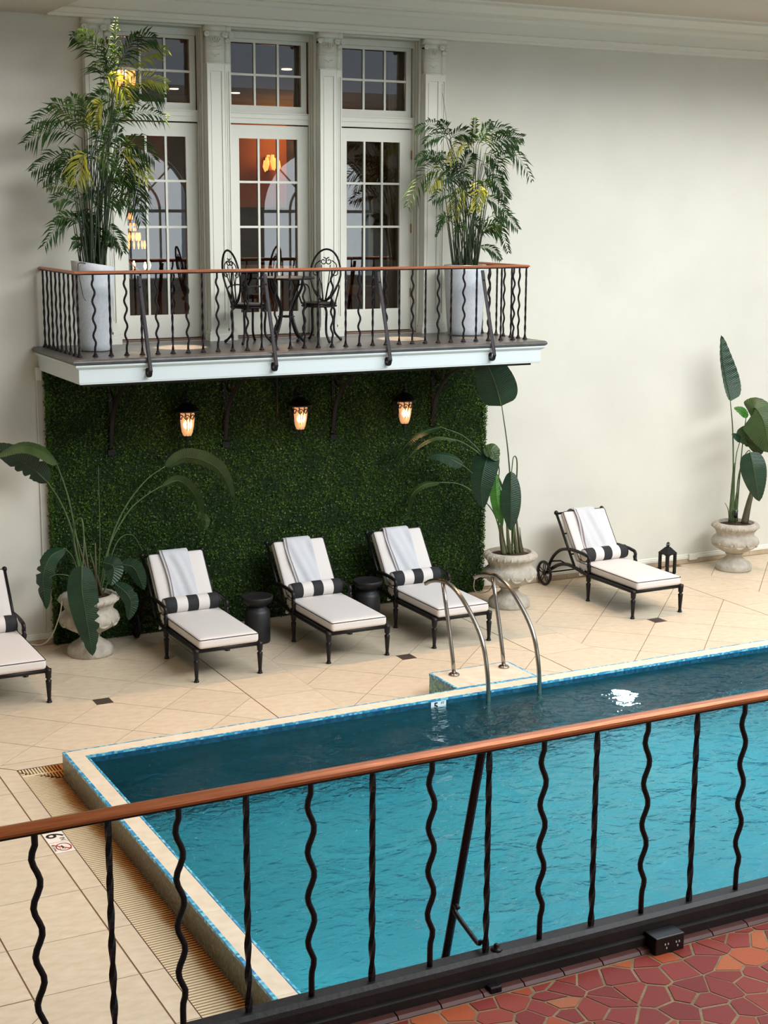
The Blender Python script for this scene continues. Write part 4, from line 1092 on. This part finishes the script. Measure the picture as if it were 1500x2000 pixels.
stalk(pt, Q([(170, 1160), (156, 1090), (148, 1045), (133, 970), (108, 898)], Y), .016, .006)
blade(pt, Q([(112, 905, 16.2), (80, 880, 16.1), (40, 873, 16.0), (-8, 893, 15.95)], Y), .115, .9, .25, M['leafo'], rip=.003, wl=.9)
stalk(pt, Q([(166, 1162), (152, 1100), (140, 1035), (118, 980), (92, 940)], Y), .014, .006)
blade(pt, Q([(94, 943, 16.3), (60, 912, 16.3), (20, 888, 16.3), (-20, 868, 16.3)], Y), .155, -.5, .2, M['leaf'], tears=((.25, -1, .7), (.36, -1, .8), (.5, -1, .5), (.3, 1, .5)))
stalk(pt, Q([(190, 1160), (195, 1060), (192, 910)], Y), .009, .003)
stalk(pt, Q([(196, 1160), (215, 1060), (245, 990), (285, 938), (322, 911)], Y), .014, .006)
blade(pt, Q([(322, 912, 16.25), (368, 893, 16.15), (425, 915, 16.05), (458, 973, 16.0)], Y), .12, .75, .22, M['leafo'], rip=.003, wr=.9, label='paler arching leaf with a browned edge')
stalk(pt, Q([(192, 1160), (212, 1070), (250, 1000), (285, 968), (316, 949)], Y), .012, .005)
blade(pt, Q([(316, 950, 16.35), (352, 940, 16.35), (385, 975, 16.35), (396, 1036, 16.3)], Y), .095, .95, .2, M['leafo'])
blade(pt, Q([(388, 1000, 16.34), (402, 1018, 16.3), (398, 1036, 16.3)], Y), .05, .3, .1, M['leafo'])
stalk(pt, Q([(200, 1160), (222, 1115), (240, 1100), (250, 1098)], Y), .009, .005)
blade(pt, Q([(236, 1102, 16.2), (262, 1110, 16.15), (282, 1152, 16.1)], Y), .095, .3, .15)
blade(pt, Q([(225, 1140, 16.1), (248, 1160, 16.02), (256, 1180, 16.0), (251, 1211, 16.0)], Y), .09, .2, .2, tears=((.4, -1, .4),))
blade(pt, Q([(200, 1098, 16.1), (222, 1108, 16.0), (217, 1144, 15.95)], Y), .105, .1, .2)
stalk(pt, Q([(180, 1160), (140, 1128), (112, 1122), (92, 1130)], Y), .007, .004)
stalk(pt, Q([(198, 1150), (228, 1060, 16.4), (258, 1045, 16.45), (278, 1075, 16.5)], Y), .006, .004)
for a, b in (((178, 1165), (160, 1015)), ((188, 1165), (186, 1060)), ((200, 1165), (176, 1080)), ((184, 1165), (150, 1050))):
    stalk(pt, [P(a[0], a[1], Y), P((a[0]+b[0])/2, (a[1]+b[1])/2, Y-.03), P(b[0], b[1], Y)], .022, .007, M['sheath'], 'stem')
# plant in the middle urn
pt = thing('bird_of_paradise', 'tall leafy plant growing from the urn at the right end of the hedge', 'plant', (0, 0, 0))
Y = 15.95
stalk(pt, Q([(1001, 1080), (999, 980), (992, 880), (980, 792)], Y), .014, .006)
blade(pt, Q([(979, 793, 15.95), (968, 752, 15.93), (952, 712, 15.95), (930, 680, 16.1)], Y), .25, -.12, .12, M['leaf'], pw=.55, wl=.95)
stalk(pt, Q([(1000, 1080), (1006, 990, 15.9), (1010, 905, 15.85), (1003, 893, 15.8), (999, 925, 15.76)], Y), .012, .006)
blade(pt, Q([(998, 921, 15.76), (998, 960, 15.73), (998, 1000, 15.72), (997, 1036, 15.73)], Y), .125, 0, .14, M['leaf'], pw=.85)
stalk(pt, Q([(990, 1080), (983, 1050), (980, 1020)], Y), .02, .009, M['sheath'])
blade(pt, Q([(982, 1028, 15.85), (970, 975, 15.83), (968, 925, 15.85)], Y), .075, .2, .3, M['leafb'], pw=1.1)
stalk(pt, Q([(985, 1080), (975, 1030), (970, 960), (975, 915), (962, 880)], Y), .011, .006)
blade(pt, Q([(962, 878, 15.9), (948, 905, 15.85), (940, 950, 15.83), (943, 993, 15.85)], Y), .17, .25, .15, M['leaf'], pw=.6)
blade(pt, Q([(945, 885, 15.85), (962, 880, 15.8), (972, 900, 15.78)], Y), .10, -.5, .1, M['leafo'])
stalk(pt, Q([(992, 1080), (984, 960), (950, 900), (905, 865), (868, 855)], Y), .012, .005)
blade(pt, Q([(890, 860, 15.95), (855, 855, 15.95), (822, 870, 15.95), (799, 892, 15.95)], Y), .055, 1.15, .1, M['leafo'])
stalk(pt, Q([(996, 1080), (982, 960), (955, 905), (910, 855), (858, 833)], Y), .011, .004)
blade(pt, Q([(862, 834, 16.2), (832, 842, 16.2), (800, 862, 16.2), (764, 910, 16.2)], Y), .11, 1.25, .1, M['leaf'])
stalk(pt, Q([(988, 1080), (972, 1000), (945, 950), (912, 915), (880, 896)], Y), .009, .004)
blade(pt, Q([(905, 905, 16.3), (882, 893, 16.3), (855, 888, 16.3), (832, 893, 16.3)], Y), .15, .9, .2, M['leaf'], wr=.5)
stalk(pt, Q([(984, 1080), (966, 1005), (930, 965), (895, 945), (856, 942)], Y), .009, .004)
blade(pt, Q([(858, 942, 16.25), (826, 948, 16.25), (803, 970, 16.25), (798, 1010, 16.25)], Y), .085, 1.1, .1, M['leafo'])
for a, b, r in (((984, 1082), (976, 1025), .035), ((1010, 1082), (1003, 1010), .032), ((1018, 1082), (1008, 1005), .026), ((996, 1082), (990, 1000), .026), ((1022, 1080), (1015, 1030), .012), ((1003, 1082), (994, 1050), .02)):
    stalk(pt, [P(a[0], a[1], Y), P((a[0]+b[0])/2-1, (a[1]+b[1])/2, Y), P(b[0], b[1], Y)], r, r*.35, M['sheath'], 'stem')
# plant in the right urn
pt = thing('bird_of_paradise', 'tall leafy plant growing from the urn by the bare wall', 'plant', (0, 0, 0))
Y = 16.25
stalk(pt, Q([(1428, 1018), (1432, 930), (1431, 840), (1426, 780)], Y), .014, .006)
blade(pt, Q([(1428, 783, 16.3), (1419, 745, 16.35), (1411, 700, 16.38), (1408, 655, 16.4)], Y), .19, .35, .1, M['leaf'], wl=.25, wr=1.05, pw=.52, rip=.008)
stalk(pt, Q([(1438, 1018), (1444, 940), (1450, 870), (1457, 816)], Y), .011, .006)
blade(pt, Q([(1461, 803, 16.1), (1476, 797, 16.0), (1492, 826, 15.9), (1503, 884, 15.88)], Y), .25, -.15, .2, M['leafo'], pw=.55, droop=.35)
blade(pt, Q([(1462, 811, 16.1), (1447, 802, 16.05), (1434, 797, 16.05)], Y), .07, .6, .1, M['leafb'])
stalk(pt, Q([(1434, 1018), (1434, 940), (1438, 890), (1446, 860)], Y), .009, .005)
blade(pt, Q([(1444, 863, 16.2), (1458, 852, 16.15), (1474, 858, 16.1), (1484, 890, 16.1)], Y), .16, .2, .15, M['leafo'])
blade(pt, Q([(1449, 862, 16.2), (1441, 855, 16.18), (1429, 848, 16.15)], Y), .05, .5, .1, M['leaf'])
stalk(pt, Q([(1440, 1018), (1440, 950), (1450, 900), (1462, 880, 16.05), (1467, 888, 15.95)], Y), .010, .006)
blade(pt, Q([(1465, 883, 15.95), (1472, 915, 15.9), (1478, 950, 15.9), (1483, 979, 15.92)], Y), .175, -.1, .2, M['leaf'], pw=.6)
stalk(pt, Q([(1428, 1020), (1431, 960), (1434, 905)], Y), .045, .014, M['stalk'], 'stem')
stalk(pt, Q([(1436, 1020), (1437, 980), (1440, 955)], Y), .022, .008, M['stalk'], 'stem')
stalk(pt, Q([(1454, 1022), (1462, 985), (1472, 950)], Y), .055, .028, M['sheath'], 'stem')
stalk(pt, Q([(1424, 1015), (1422, 995), (1416, 982)], Y), .008, .004, M['sheath'], 'stem')
# palm fronds entering from the right edge
def frond(root, base, tip, sag, ll, nl=18, mt=None, twist=0., lw=.020):
    base, tip = Vector(base), Vector(tip); d = tip-base; L_ = d.length
    pts = []
    for i in range(nl+1):
        t = i/nl; pts.append(base+d*t+Vector((0, 0, sag*L_*math.sin(PI*t))))
    mb = MB(); mb.tube(pts, [.0045*(1-.8*i/nl) for i in range(nl+1)], 4)
    for i in range(2, nl+1):
        t = i/nl; T_ = (pts[min(i+1, nl)]-pts[i-1]).normalized(); v = view(pts[i])
        sd = T_.cross(v); sd = sd.normalized() if sd.length > 1e-3 else T_.orthogonal().normalized()
        sd = Matrix.Rotation(twist, 3, T_)@sd; nm = sd.cross(T_)
        l = 1.12*ll*math.sin(PI*(.12+.80*t))**.7*random.uniform(.85, 1.1)
        for s in (-1, 1):
            dr = (sd*s*.75+T_*(.5+.5*t+random.uniform(-.18, .18))+nm*random.uniform(-.35, .35)).normalized(); a = pts[i]; l *= random.uniform(.8, 1.15); dz_ = random.uniform(.2, .5)
            m1 = a+dr*l*.5+Vector((0, 0, -.02*l)); e_ = a+dr*l+Vector((0, 0, -dz_*l)); q = dr.cross(nm).normalized()*lw*.5; q2 = nm*lw*.25
            b = len(mb.v); mb.v += [tuple(a), tuple(m1+q), tuple(m1-q), tuple(e_), tuple(m1+q2)]
            mb.face((b, b+1, b+4)); mb.face((b, b+4, b+2)); mb.face((b+1, b+3, b+4)); mb.face((b+4, b+3, b+2))
    return mb.build('frond', mt or M['palm'], root, False)
# uplight in the right urn
t = thing('garden_spotlight', 'small black spike spotlight stuck in the soil of the wall urn', 'lamp', tuple(P(1436, 1018, 16.15)))
MB().tube([(0, 0, -.03), (0, 0, .05)], .008, 6).build('spike', M['blackplastic'], t); MB().tube([(0, 0, .05), (.0, 0, .16)], [.022, .034], 14).build('housing', M['blackplastic'], t, True)
MB().tube([(.0, 0, .155), (0, 0, .162)], .028, 14).build('lens', M['steel'], t, True)

# ------------------------------------------------------------------ BALCONY PLANTERS AND PALMS
def planter(x, y, h, rt, rb, slant, lab):
    t = thing('planter', lab, 'planter', (x, y, 3.462), 0, 'tall white balcony planters')
    mb = MB(); n = 32; pr = []
    for i in range(13):
        u = i/12; r = rb+(rt-rb)*(u**.8); pr.append((r, h*u))
    pr += [(rt-.012, h+.006), (rt-.028, h), (rt-.034, h-.08)]
    mb.lathe([(rb*.9, 0), (rb, .01)]+pr[1:], n=n)
    if slant:
        mb.v = [(a, b, c-slant*(a/rt)*(c/h)**6 if c > .3*h else c) for a, b, c in mb.v]
    mb.build('shell', M['planter'], t, True)
    MB().lathe([(.01, h-.07), (rt-.034, h-.075), (rt-.034, h-.09)], n=20).build('soil', M['soil'], t)
    return t
planter(4.745, 16.10, .93, .232, .165, .035, 'tall white planter on the left end of the balcony')
planter(9.50, 16.28, .855, .265, .205, 0, 'tall white planter on the right end of the balcony')
def palm(root, cx, cyy, cz, fr, Yc, lit_fronds, nc=24, rad=.13, seed=1):
    rnd_ = random.Random(seed)
    for i, (a, b, sag, ll) in enumerate(fr):
        yj = Yc+rnd_.uniform(-.22, .16); B = P(a[0], a[1], yj); Tp = P(b[0], b[1], min(yj+rnd_.uniform(-.22, .05), 16.62))
        frond(root, B, Tp, sag, ll, mt=M['palm_lit'] if i in lit_fronds else M['palm'], twist=rnd_.uniform(-.6, .6), nl=18)
        ang = rnd_.uniform(0, 2*PI); q = Vector((cx+rad*rnd_.random()**.5*math.cos(ang), cyy+rad*rnd_.random()**.5*math.sin(ang), cz))
        mid = q.lerp(B, .55)+Vector((rnd_.uniform(-.02, .02), rnd_.uniform(-.02, .02), .03))
        mid.x = q.x+(B.x-q.x)*.38
        stalk(root, [q, mid, B], .0075, .004, M['cane'], 'cane')
    for i in range(nc):
        ang = rnd_.uniform(0, 2*PI); rr = rad*rnd_.random()**.5; q = Vector((cx+rr*math.cos(ang), cyy+rr*math.sin(ang), cz)); h = rnd_.uniform(.35, 1.3)
        q2 = q+Vector((math.cos(ang)*.16*h, math.sin(ang)*.08*h, h)); q2.y = min(q2.y, 16.55)
        stalk(root, [q, q.lerp(q2, .5)+Vector((0, 0, .02)), q2], .008, .004, M['cane'], 'cane')
        if i % 3 == 0:
            dx = rnd_.uniform(-.4, .4); frond(root, q2, q2+Vector((dx, rnd_.uniform(-.3, -.05), rnd_.uniform(-.05, .25))), .15, .17, nl=16, twist=rnd_.uniform(-.6, .6))
pa = thing('bamboo_palm', 'tall feathery palm in the white planter at the left end of the balcony', 'palm', (0, 0, 0))
FL = [((222, 160), (226, 38), 0, .10), ((228, 190), (143, 72), .22, .20), ((225, 150), (155, 60), .15, .17), ((225, 190), (182, 130), .2, .2), ((222, 200), (185, 195), .2, .2),
      ((228, 150), (322, 95), .10, .19), ((230, 130), (300, 75), .2, .20), ((228, 140), (270, 68), .15, .16), ((238, 175), (322, 160), .16, .17), ((240, 190), (318, 190), .14, .19), ((225, 170), (205, 80), .05, .17),
      ((205, 145), (252, 200), .2, .19), ((232, 235), (322, 230), .14, .18), ((230, 230), (260, 180), .1, .18), ((215, 250), (250, 215), .1, .17), ((205, 200), (180, 240), .25, .17),
      ((165, 250), (65, 240), .20, .22), ((160, 270), (52, 278), .20, .20), ((170, 260), (105, 200), .12, .20), ((175, 260), (140, 190), .1, .20), ((180, 265), (165, 195), .1, .18), ((190, 280), (220, 215), .1, .18),
      ((160, 320), (65, 332), .18, .19), ((170, 330), (88, 350), .18, .18), ((165, 300), (120, 340), .22, .22), ((170, 300), (150, 355), .25, .22), ((180, 300), (215, 330), .2, .2), ((235, 300), (288, 345), .2, .20),
      ((235, 280), (300, 310), .2, .20), ((238, 300), (280, 400), .15, .22), ((235, 330), (275, 430), .12, .22), ((230, 280), (245, 340), .2, .2), ((225, 350), (262, 360), .2, .18),
      ((160, 380), (95, 365), .15, .16), ((155, 400), (105, 395), .2, .15), ((158, 430), (88, 478), .22, .17), ((160, 440), (110, 430), .22, .14), ((205, 440), (240, 490), .15, .15), ((210, 400), (235, 400), .2, .16), ((170, 480), (145, 470), .1, .12), ((200, 480), (225, 470), .1, .12), ((215, 300), (190, 250), .1, .2), ((200, 320), (170, 290), .1, .2), ((200, 290), (235, 260), .1, .2)]
palm(pa, 4.745, 16.10, 4.33, FL, 16.08, (5, 8, 11, 25, 27, 15), 26, .15, 5)
pb = thing('bamboo_palm', 'feathery palm in the white planter at the right end of the balcony', 'palm', (0, 0, 0))
FR = [((878, 275), (814, 252), .22, .15), ((880, 268), (860, 236), .1, .13), ((878, 272), (922, 268), .22, .15), ((872, 270), (830, 280), .15, .13), ((925, 285), (928, 232), 0, .10), ((930, 285), (958, 238), .05, .14), ((935, 282), (992, 252), .18, .17), ((940, 285), (1018, 268), .10, .18), ((950, 290), (1010, 282), .14, .18),
      ((960, 300), (1038, 350), .28, .15), ((925, 290), (878, 315), .28, .16), ((880, 340), (797, 398), .28, .20), ((868, 335), (815, 312), .25, .15), ((872, 338), (838, 370), .2, .18), ((870, 320), (830, 300), .1, .13), ((945, 300), (985, 345), .2, .17), ((940, 320), (985, 390), .22, .17), ((945, 350), (990, 385), .2, .16),
      ((905, 365), (885, 425), .2, .18), ((945, 365), (930, 405), .25, .17), ((945, 385), (990, 420), .15, .15), ((955, 425), (1010, 445), .25, .14), ((960, 430), (992, 490), .2, .13), ((935, 485), (978, 505), .2, .10), ((915, 350), (865, 350), .2, .17), ((910, 300), (900, 270), .1, .15), ((955, 330), (1000, 300), .1, .15), ((900, 340), (920, 300), .1, .16), ((880, 400), (920, 370), .1, .15), ((940, 450), (975, 455), .2, .12), ((895, 340), (860, 300), .1, .16), ((870, 420), (852, 460), .2, .05)]
palm(pb, 9.50, 16.28, 4.25, FR, 16.2, (10, 13, 19, 18), 26, .17, 9)
t = MB().tube(spline([P(864, 182, 16.7), P(870, 220, 16.6), P(875, 262, 16.3)], 5), .0022, 5).build('support_wire', M['iron']); tag(t, 'thin dark wire rising from the right balcony palm', 'wire')

# ------------------------------------------------------------------ CAFE SET
def scroll(mb, c, r, u, v, turns=1.2, rad=.006, a0=0, sgn=1):
    pts = []
    for j in range(16):
        q = j/15; rr = r*(1-.7*q); a = a0+sgn*q*turns*2*PI; pts.append(Vector(c)+Vector(u)*rr*math.cos(a)+Vector(v)*rr*math.sin(a))
    mb.tube(pts, rad, 5)
def cafe_chair(x, y, rz, lab):
    t = thing('garden_chair', lab, 'chair', (x, y, 3.462), rz, 'ornate iron balcony chairs')
    # faces local -y; seat height .45
    MB().lathe([(.19, .43), (.205, .435), (.205, .45), (.19, .456), (.02, .45)], n=24).build('seat', M['iron2'], t, True)
    MB().tube([(.2*math.cos(2*PI*k/20), .2*math.sin(2*PI*k/20), .415) for k in range(20)], .012, 6, closed=True).build('apron', M['iron2'], t, True)
    for a in (45, 135, 225, 315):
        c, s = math.cos(math.radians(a)), math.sin(math.radians(a))
        MB().tube(spline([(.13*c, .13*s, .43), (.20*c, .20*s, .36), (.19*c, .19*s, .22), (.20*c, .20*s, .10), (.27*c, .27*s, .02), (.29*c, .29*s, .015)], 5), [.014]*20+[.017]*6, 6).build('leg', M['iron2'], t, True)
    def bp(u, v): return Vector((u, .17+v*.16, .46+v))   # back plane
    MB().tube([bp(.19*math.sin(2*PI*k/32)*(1 if k else 1)*(.75+.25*min(1, (1-math.cos(2*PI*k/32)))), .30-.30*math.cos(2*PI*k/32)) for k in range(32)], .012, 7, closed=True).build('back_hoop', M['iron2'], t, True)
    U_, V_ = Vector((1, 0, 0)), Vector((0, .158, .987))
    for s in (-1, 1):
        mb = MB(); scroll(mb, bp(s*.035, .46), .045, U_*s, V_, 1.2, .0065, PI/2)
        mb.tube(spline([bp(s*.02, .0), bp(s*.05, .2), bp(s*.12, .34), bp(s*.13, .42), bp(s*.07, .47)], 5), .0065, 5); scroll(mb, bp(s*.125, .33), .04, U_*s, V_, 1.1, .006, PI)
        mb.build('scroll', M['iron2'], t, True)
        MB().tube(spline([bp(s*.015, .0), bp(s*.09, .09), bp(s*.155, .16)], 5), .006, 5).build('splat', M['iron2'], t, True)
        MB().tube(spline([bp(s*.01, .0), bp(s*.04, .22), bp(s*.055, .42)], 5), .006, 5).build('splat', M['iron2'], t, True)
        MB().tube(spline([(s*.15, .14, .44), (s*.19, .16, .62), (s*.22, .02, .66), (s*.235, -.1, .62), (s*.2, -.12, .52), (s*.18, -.1, .44)], 5), .009, 6).build('armrest', M['iron2'], t, True)
cafe_chair(6.62, 16.28, PI/2+.15, 'ornate black iron chair left of the small balcony table')
cafe_chair(7.47, 16.18, -PI/4, 'ornate black iron chair right of the small balcony table, oval scrolled back')
t = thing('bistro_table', 'small round black iron table between the two balcony chairs', 'table', (7.08, 16.25, 3.462))
MB().lathe([(.32, .725), (.335, .73), (.335, .745), (.32, .75), (.02, .75)], n=32).build('tabletop', M['iron2'], t, True)
for k in range(4):
    a = k*PI/2+.5; c, s = math.cos(a), math.sin(a)
    MB().tube(spline([(.24*c, .24*s, .72), (.22*c, .22*s, .62), (.10*c, .10*s, .42), (.09*c, .09*s, .30), (.16*c, .16*s, .12), (.24*c, .24*s, .03), (.27*c, .27*s, .018)], 5), .015, 6).build('leg', M['iron2'], t, True)
MB().lathe([(.02, .28), (.10, .29), (.10, .30), (.02, .31)], n=16).build('shelf', M['iron2'], t, True)

# ------------------------------------------------------------------ small wall fittings, cables
t = thing('junction_box', 'small pale junction box at the wall beside the hedge top', 'box', (4.285, W, 3.16))
MB().rbox(.035, .03, .075, .01, (0, -.03, 0)).build('housing', M['plastic'], t, True); MB().tube([(-.02, -.015, -.07), (-.03, -.015, -3.0)], .007, 6).build('conduit', M['plastic'], t)
t = tag(MB().tube(spline([P(121, 1175, 16.1), P(117, 1200, 16.2), P(102, 1240, 16.45), P(82, 1259, 16.6), P(55, 1258, 16.7)], 6), .007, 6).build('power_cord', M['cable']), 'white cord looping from the left urn down to the wall', 'cord')
t = tag(MB().tube(spline([P(928, 1122, 16.7), P(926, 1150, 16.55), P(940, 1158, 16.4), P(958, 1150, 16.25), P(966, 1120, 16.3)], 6), .006, 6).build('power_cord', M['cable']), 'white cord looped behind the ladder rails by the middle urn', 'cord')
for x in (10.22, 13.95):
    t = thing('wall_socket', 'small pale socket box low on the wall '+('behind the middle urn' if x < 12 else 'left of the wall urn'), 'socket', (x if x < 12 else 13.66, W-.024, .10)); MB().rbox(.07, .02, .045, .008, (0, -.02, 0)).build('housing', M['plastic'], t, True)
    MB().box(-.05, .05, -.043, -.039, -.03, .03).build('cover', M['plastic'], t)
MB_ = MB().tube(spline([(4.9, 16.2, 4.35), (4.55, 15.85, 4.415), (4.50, 15.80, 4.36), (4.53, 15.78, 4.10), (4.56, 15.77, 4.02)], 5), .005, 5).build('power_cord', M['blackplastic']); tag(MB_, 'thin black cord over the rim of the left planter', 'cord')

# ------------------------------------------------------------------ FOREGROUND TERRACE
tr = struct('floor'); tr.name = 'floor_terrace'
MB().box(-2.5, 24, 4.95, 5.08, 1.45, 1.79).box(-2.5, 24, 2.0, 4.96, 1.45, 1.7962).build('terrace_slab', M['redgrout'], tr)
x = 1.0
while x < 7.0:
    MB().extrude_x([(4.972, 1.793), (4.972, 1.81), (4.955, 1.818), (4.905, 1.812), (4.893, 1.800), (4.893, 1.793)], .003, .197).build('edge_tile', M['edget'], tr, loc=(x, 0, 0)); x += .2
rr = random.Random(11)
seeds = []
cw_ = .118
for i in range(-2, 31):
    for j in range(-1, 13):
        seeds.append((1.85+(i+.5*(j % 2))*cw_*1.12+rr.uniform(-.06, .06), 3.58+j*cw_*.95+rr.uniform(-.055, .055)))
BX = (1.9, 5.3, 3.62, 4.888); cnt = 0
cells = []
for i, s in enumerate(seeds):
    if not (BX[0]-.1 < s[0] < BX[1]+.1 and BX[2]-.1 < s[1] < BX[3]+.1): continue
    poly = rect(*BX)
    for j, q in enumerate(seeds):
        if j == i: continue
        dx, dy = q[0]-s[0], q[1]-s[1]
        if dx*dx+dy*dy > .16: continue
        mx, my = (s[0]+q[0])/2, (s[1]+q[1])/2
        poly = clip(poly, (-dx, -dy, dx*mx+dy*my))
        if len(poly) < 3: break
    if len(poly) >= 3 and area(poly) > .0012: cells.append((s, poly))
cells.sort(key=lambda c: -c[0][1])
for s, poly in cells[:298]: ftile(poly, 'mosaic_tile', M['redt'], 1.79, 1.7985+rr.uniform(-.001, .001), rr.uniform(.004, .009), tr)
mo = MB()
for s, poly in cells[298:]:
    p = shrink(poly, .005)
    if len(p) > 2: mo.prism(p, 1.79, 1.798)
if mo.v: mo.build('mosaic_tiles', M['redt'], tr, kind='stuff')

fr = thing('terrace_railing', 'black iron railing with reddish brown handrail crossing in front of the pool', 'railing', (0, 0, 0))
FY = 5.0; fx0, fx1 = -1.2, 7.5
pts = []
for i in range(-4, 21): pts.append((1.195+.2675*i, FY, 1.935, i % 2 == 0, 0))
rail_things(fr, pts, .905, .0122, False)
hp = [(-.027, 2.842), (-.030, 2.852), (-.028, 2.862), (-.018, 2.872), (0, 2.876), (.018, 2.872), (.028, 2.862), (.030, 2.852), (.027, 2.842)]
railbar(fr, [(fx0, FY, 0), (fx1, FY, 0)], hp, 'handrail', M['wood'])
railbar(fr, [(fx0, FY, 0), (fx1, FY, 0)], [(-.021, 2.832), (-.021, 2.8417), (.021, 2.8417), (.021, 2.832)], 'steel_bar', M['iron'])
MB().extrude_x([(5.045, 1.86), (5.045, 1.93), (5.035, 1.938), (4.975, 1.938), (4.955, 1.925), (4.95, 1.905), (4.95, 1.86)], fx0, fx1).build('bottom_beam', M['beam'], fr)
MB().extrude_x([(5.07, 1.79), (5.07, 1.859), (4.936, 1.859), (4.933, 1.852), (4.933, 1.803), (4.937, 1.795), (4.937, 1.79)], fx0, fx1).build('lower_channel', M['beam'], fr)
MB().tube([(3.06, 5.03, 2.835), (3.06, 5.05, 2.80), (3.06, 5.335, 1.72), (3.06, 5.42, 1.40)], .021, 8, flat=.45).build('diagonal_stay', M['iron'], fr)
lk = MB().tube(spline([(3.055, 5.21, 2.045), (3.055, 5.245, 2.05), (3.055, 5.24, 2.02), (3.055, 5.19, 2.0), (3.055, 5.10, 1.975), (3.055, 5.035, 1.96), (3.052, 5.015, 1.985)], 5), .012, 6, flat=.6).build('link_bar', M['iron'], fr, True)
bt = MB(); bt.lathe([(.026, 0), (.024, .006), (.013, .007), (.013, .022), (.008, .028)], (3.118, 4.995, 1.938), 10); bt.build('bolt', M['iron'], fr, True)
MB().rbox(.03, .02, .018, .008, (3.06, 4.915, 1.812)).build('foot_lug', M['iron'], fr, True)
ob = thing('outlet_box', 'black electrical outlet box fixed to the bottom beam of the terrace railing', 'box', (3.93, 4.905, 1.83))
MB().rbox(.078, .045, .047, .006, (0, 0, 0), n=2).build('housing', M['blackplastic'], ob)
sk = MB()
for x in (-.02, .04):
    for dx, dz in ((-.008, .012), (.008, .012), (0, -.006)): sk.box(x+dx-.0028, x+dx+.0028, -.0475, -.0445, dz-.004, dz+.004)
sk.build('socket_slots', M['plastic'], ob)
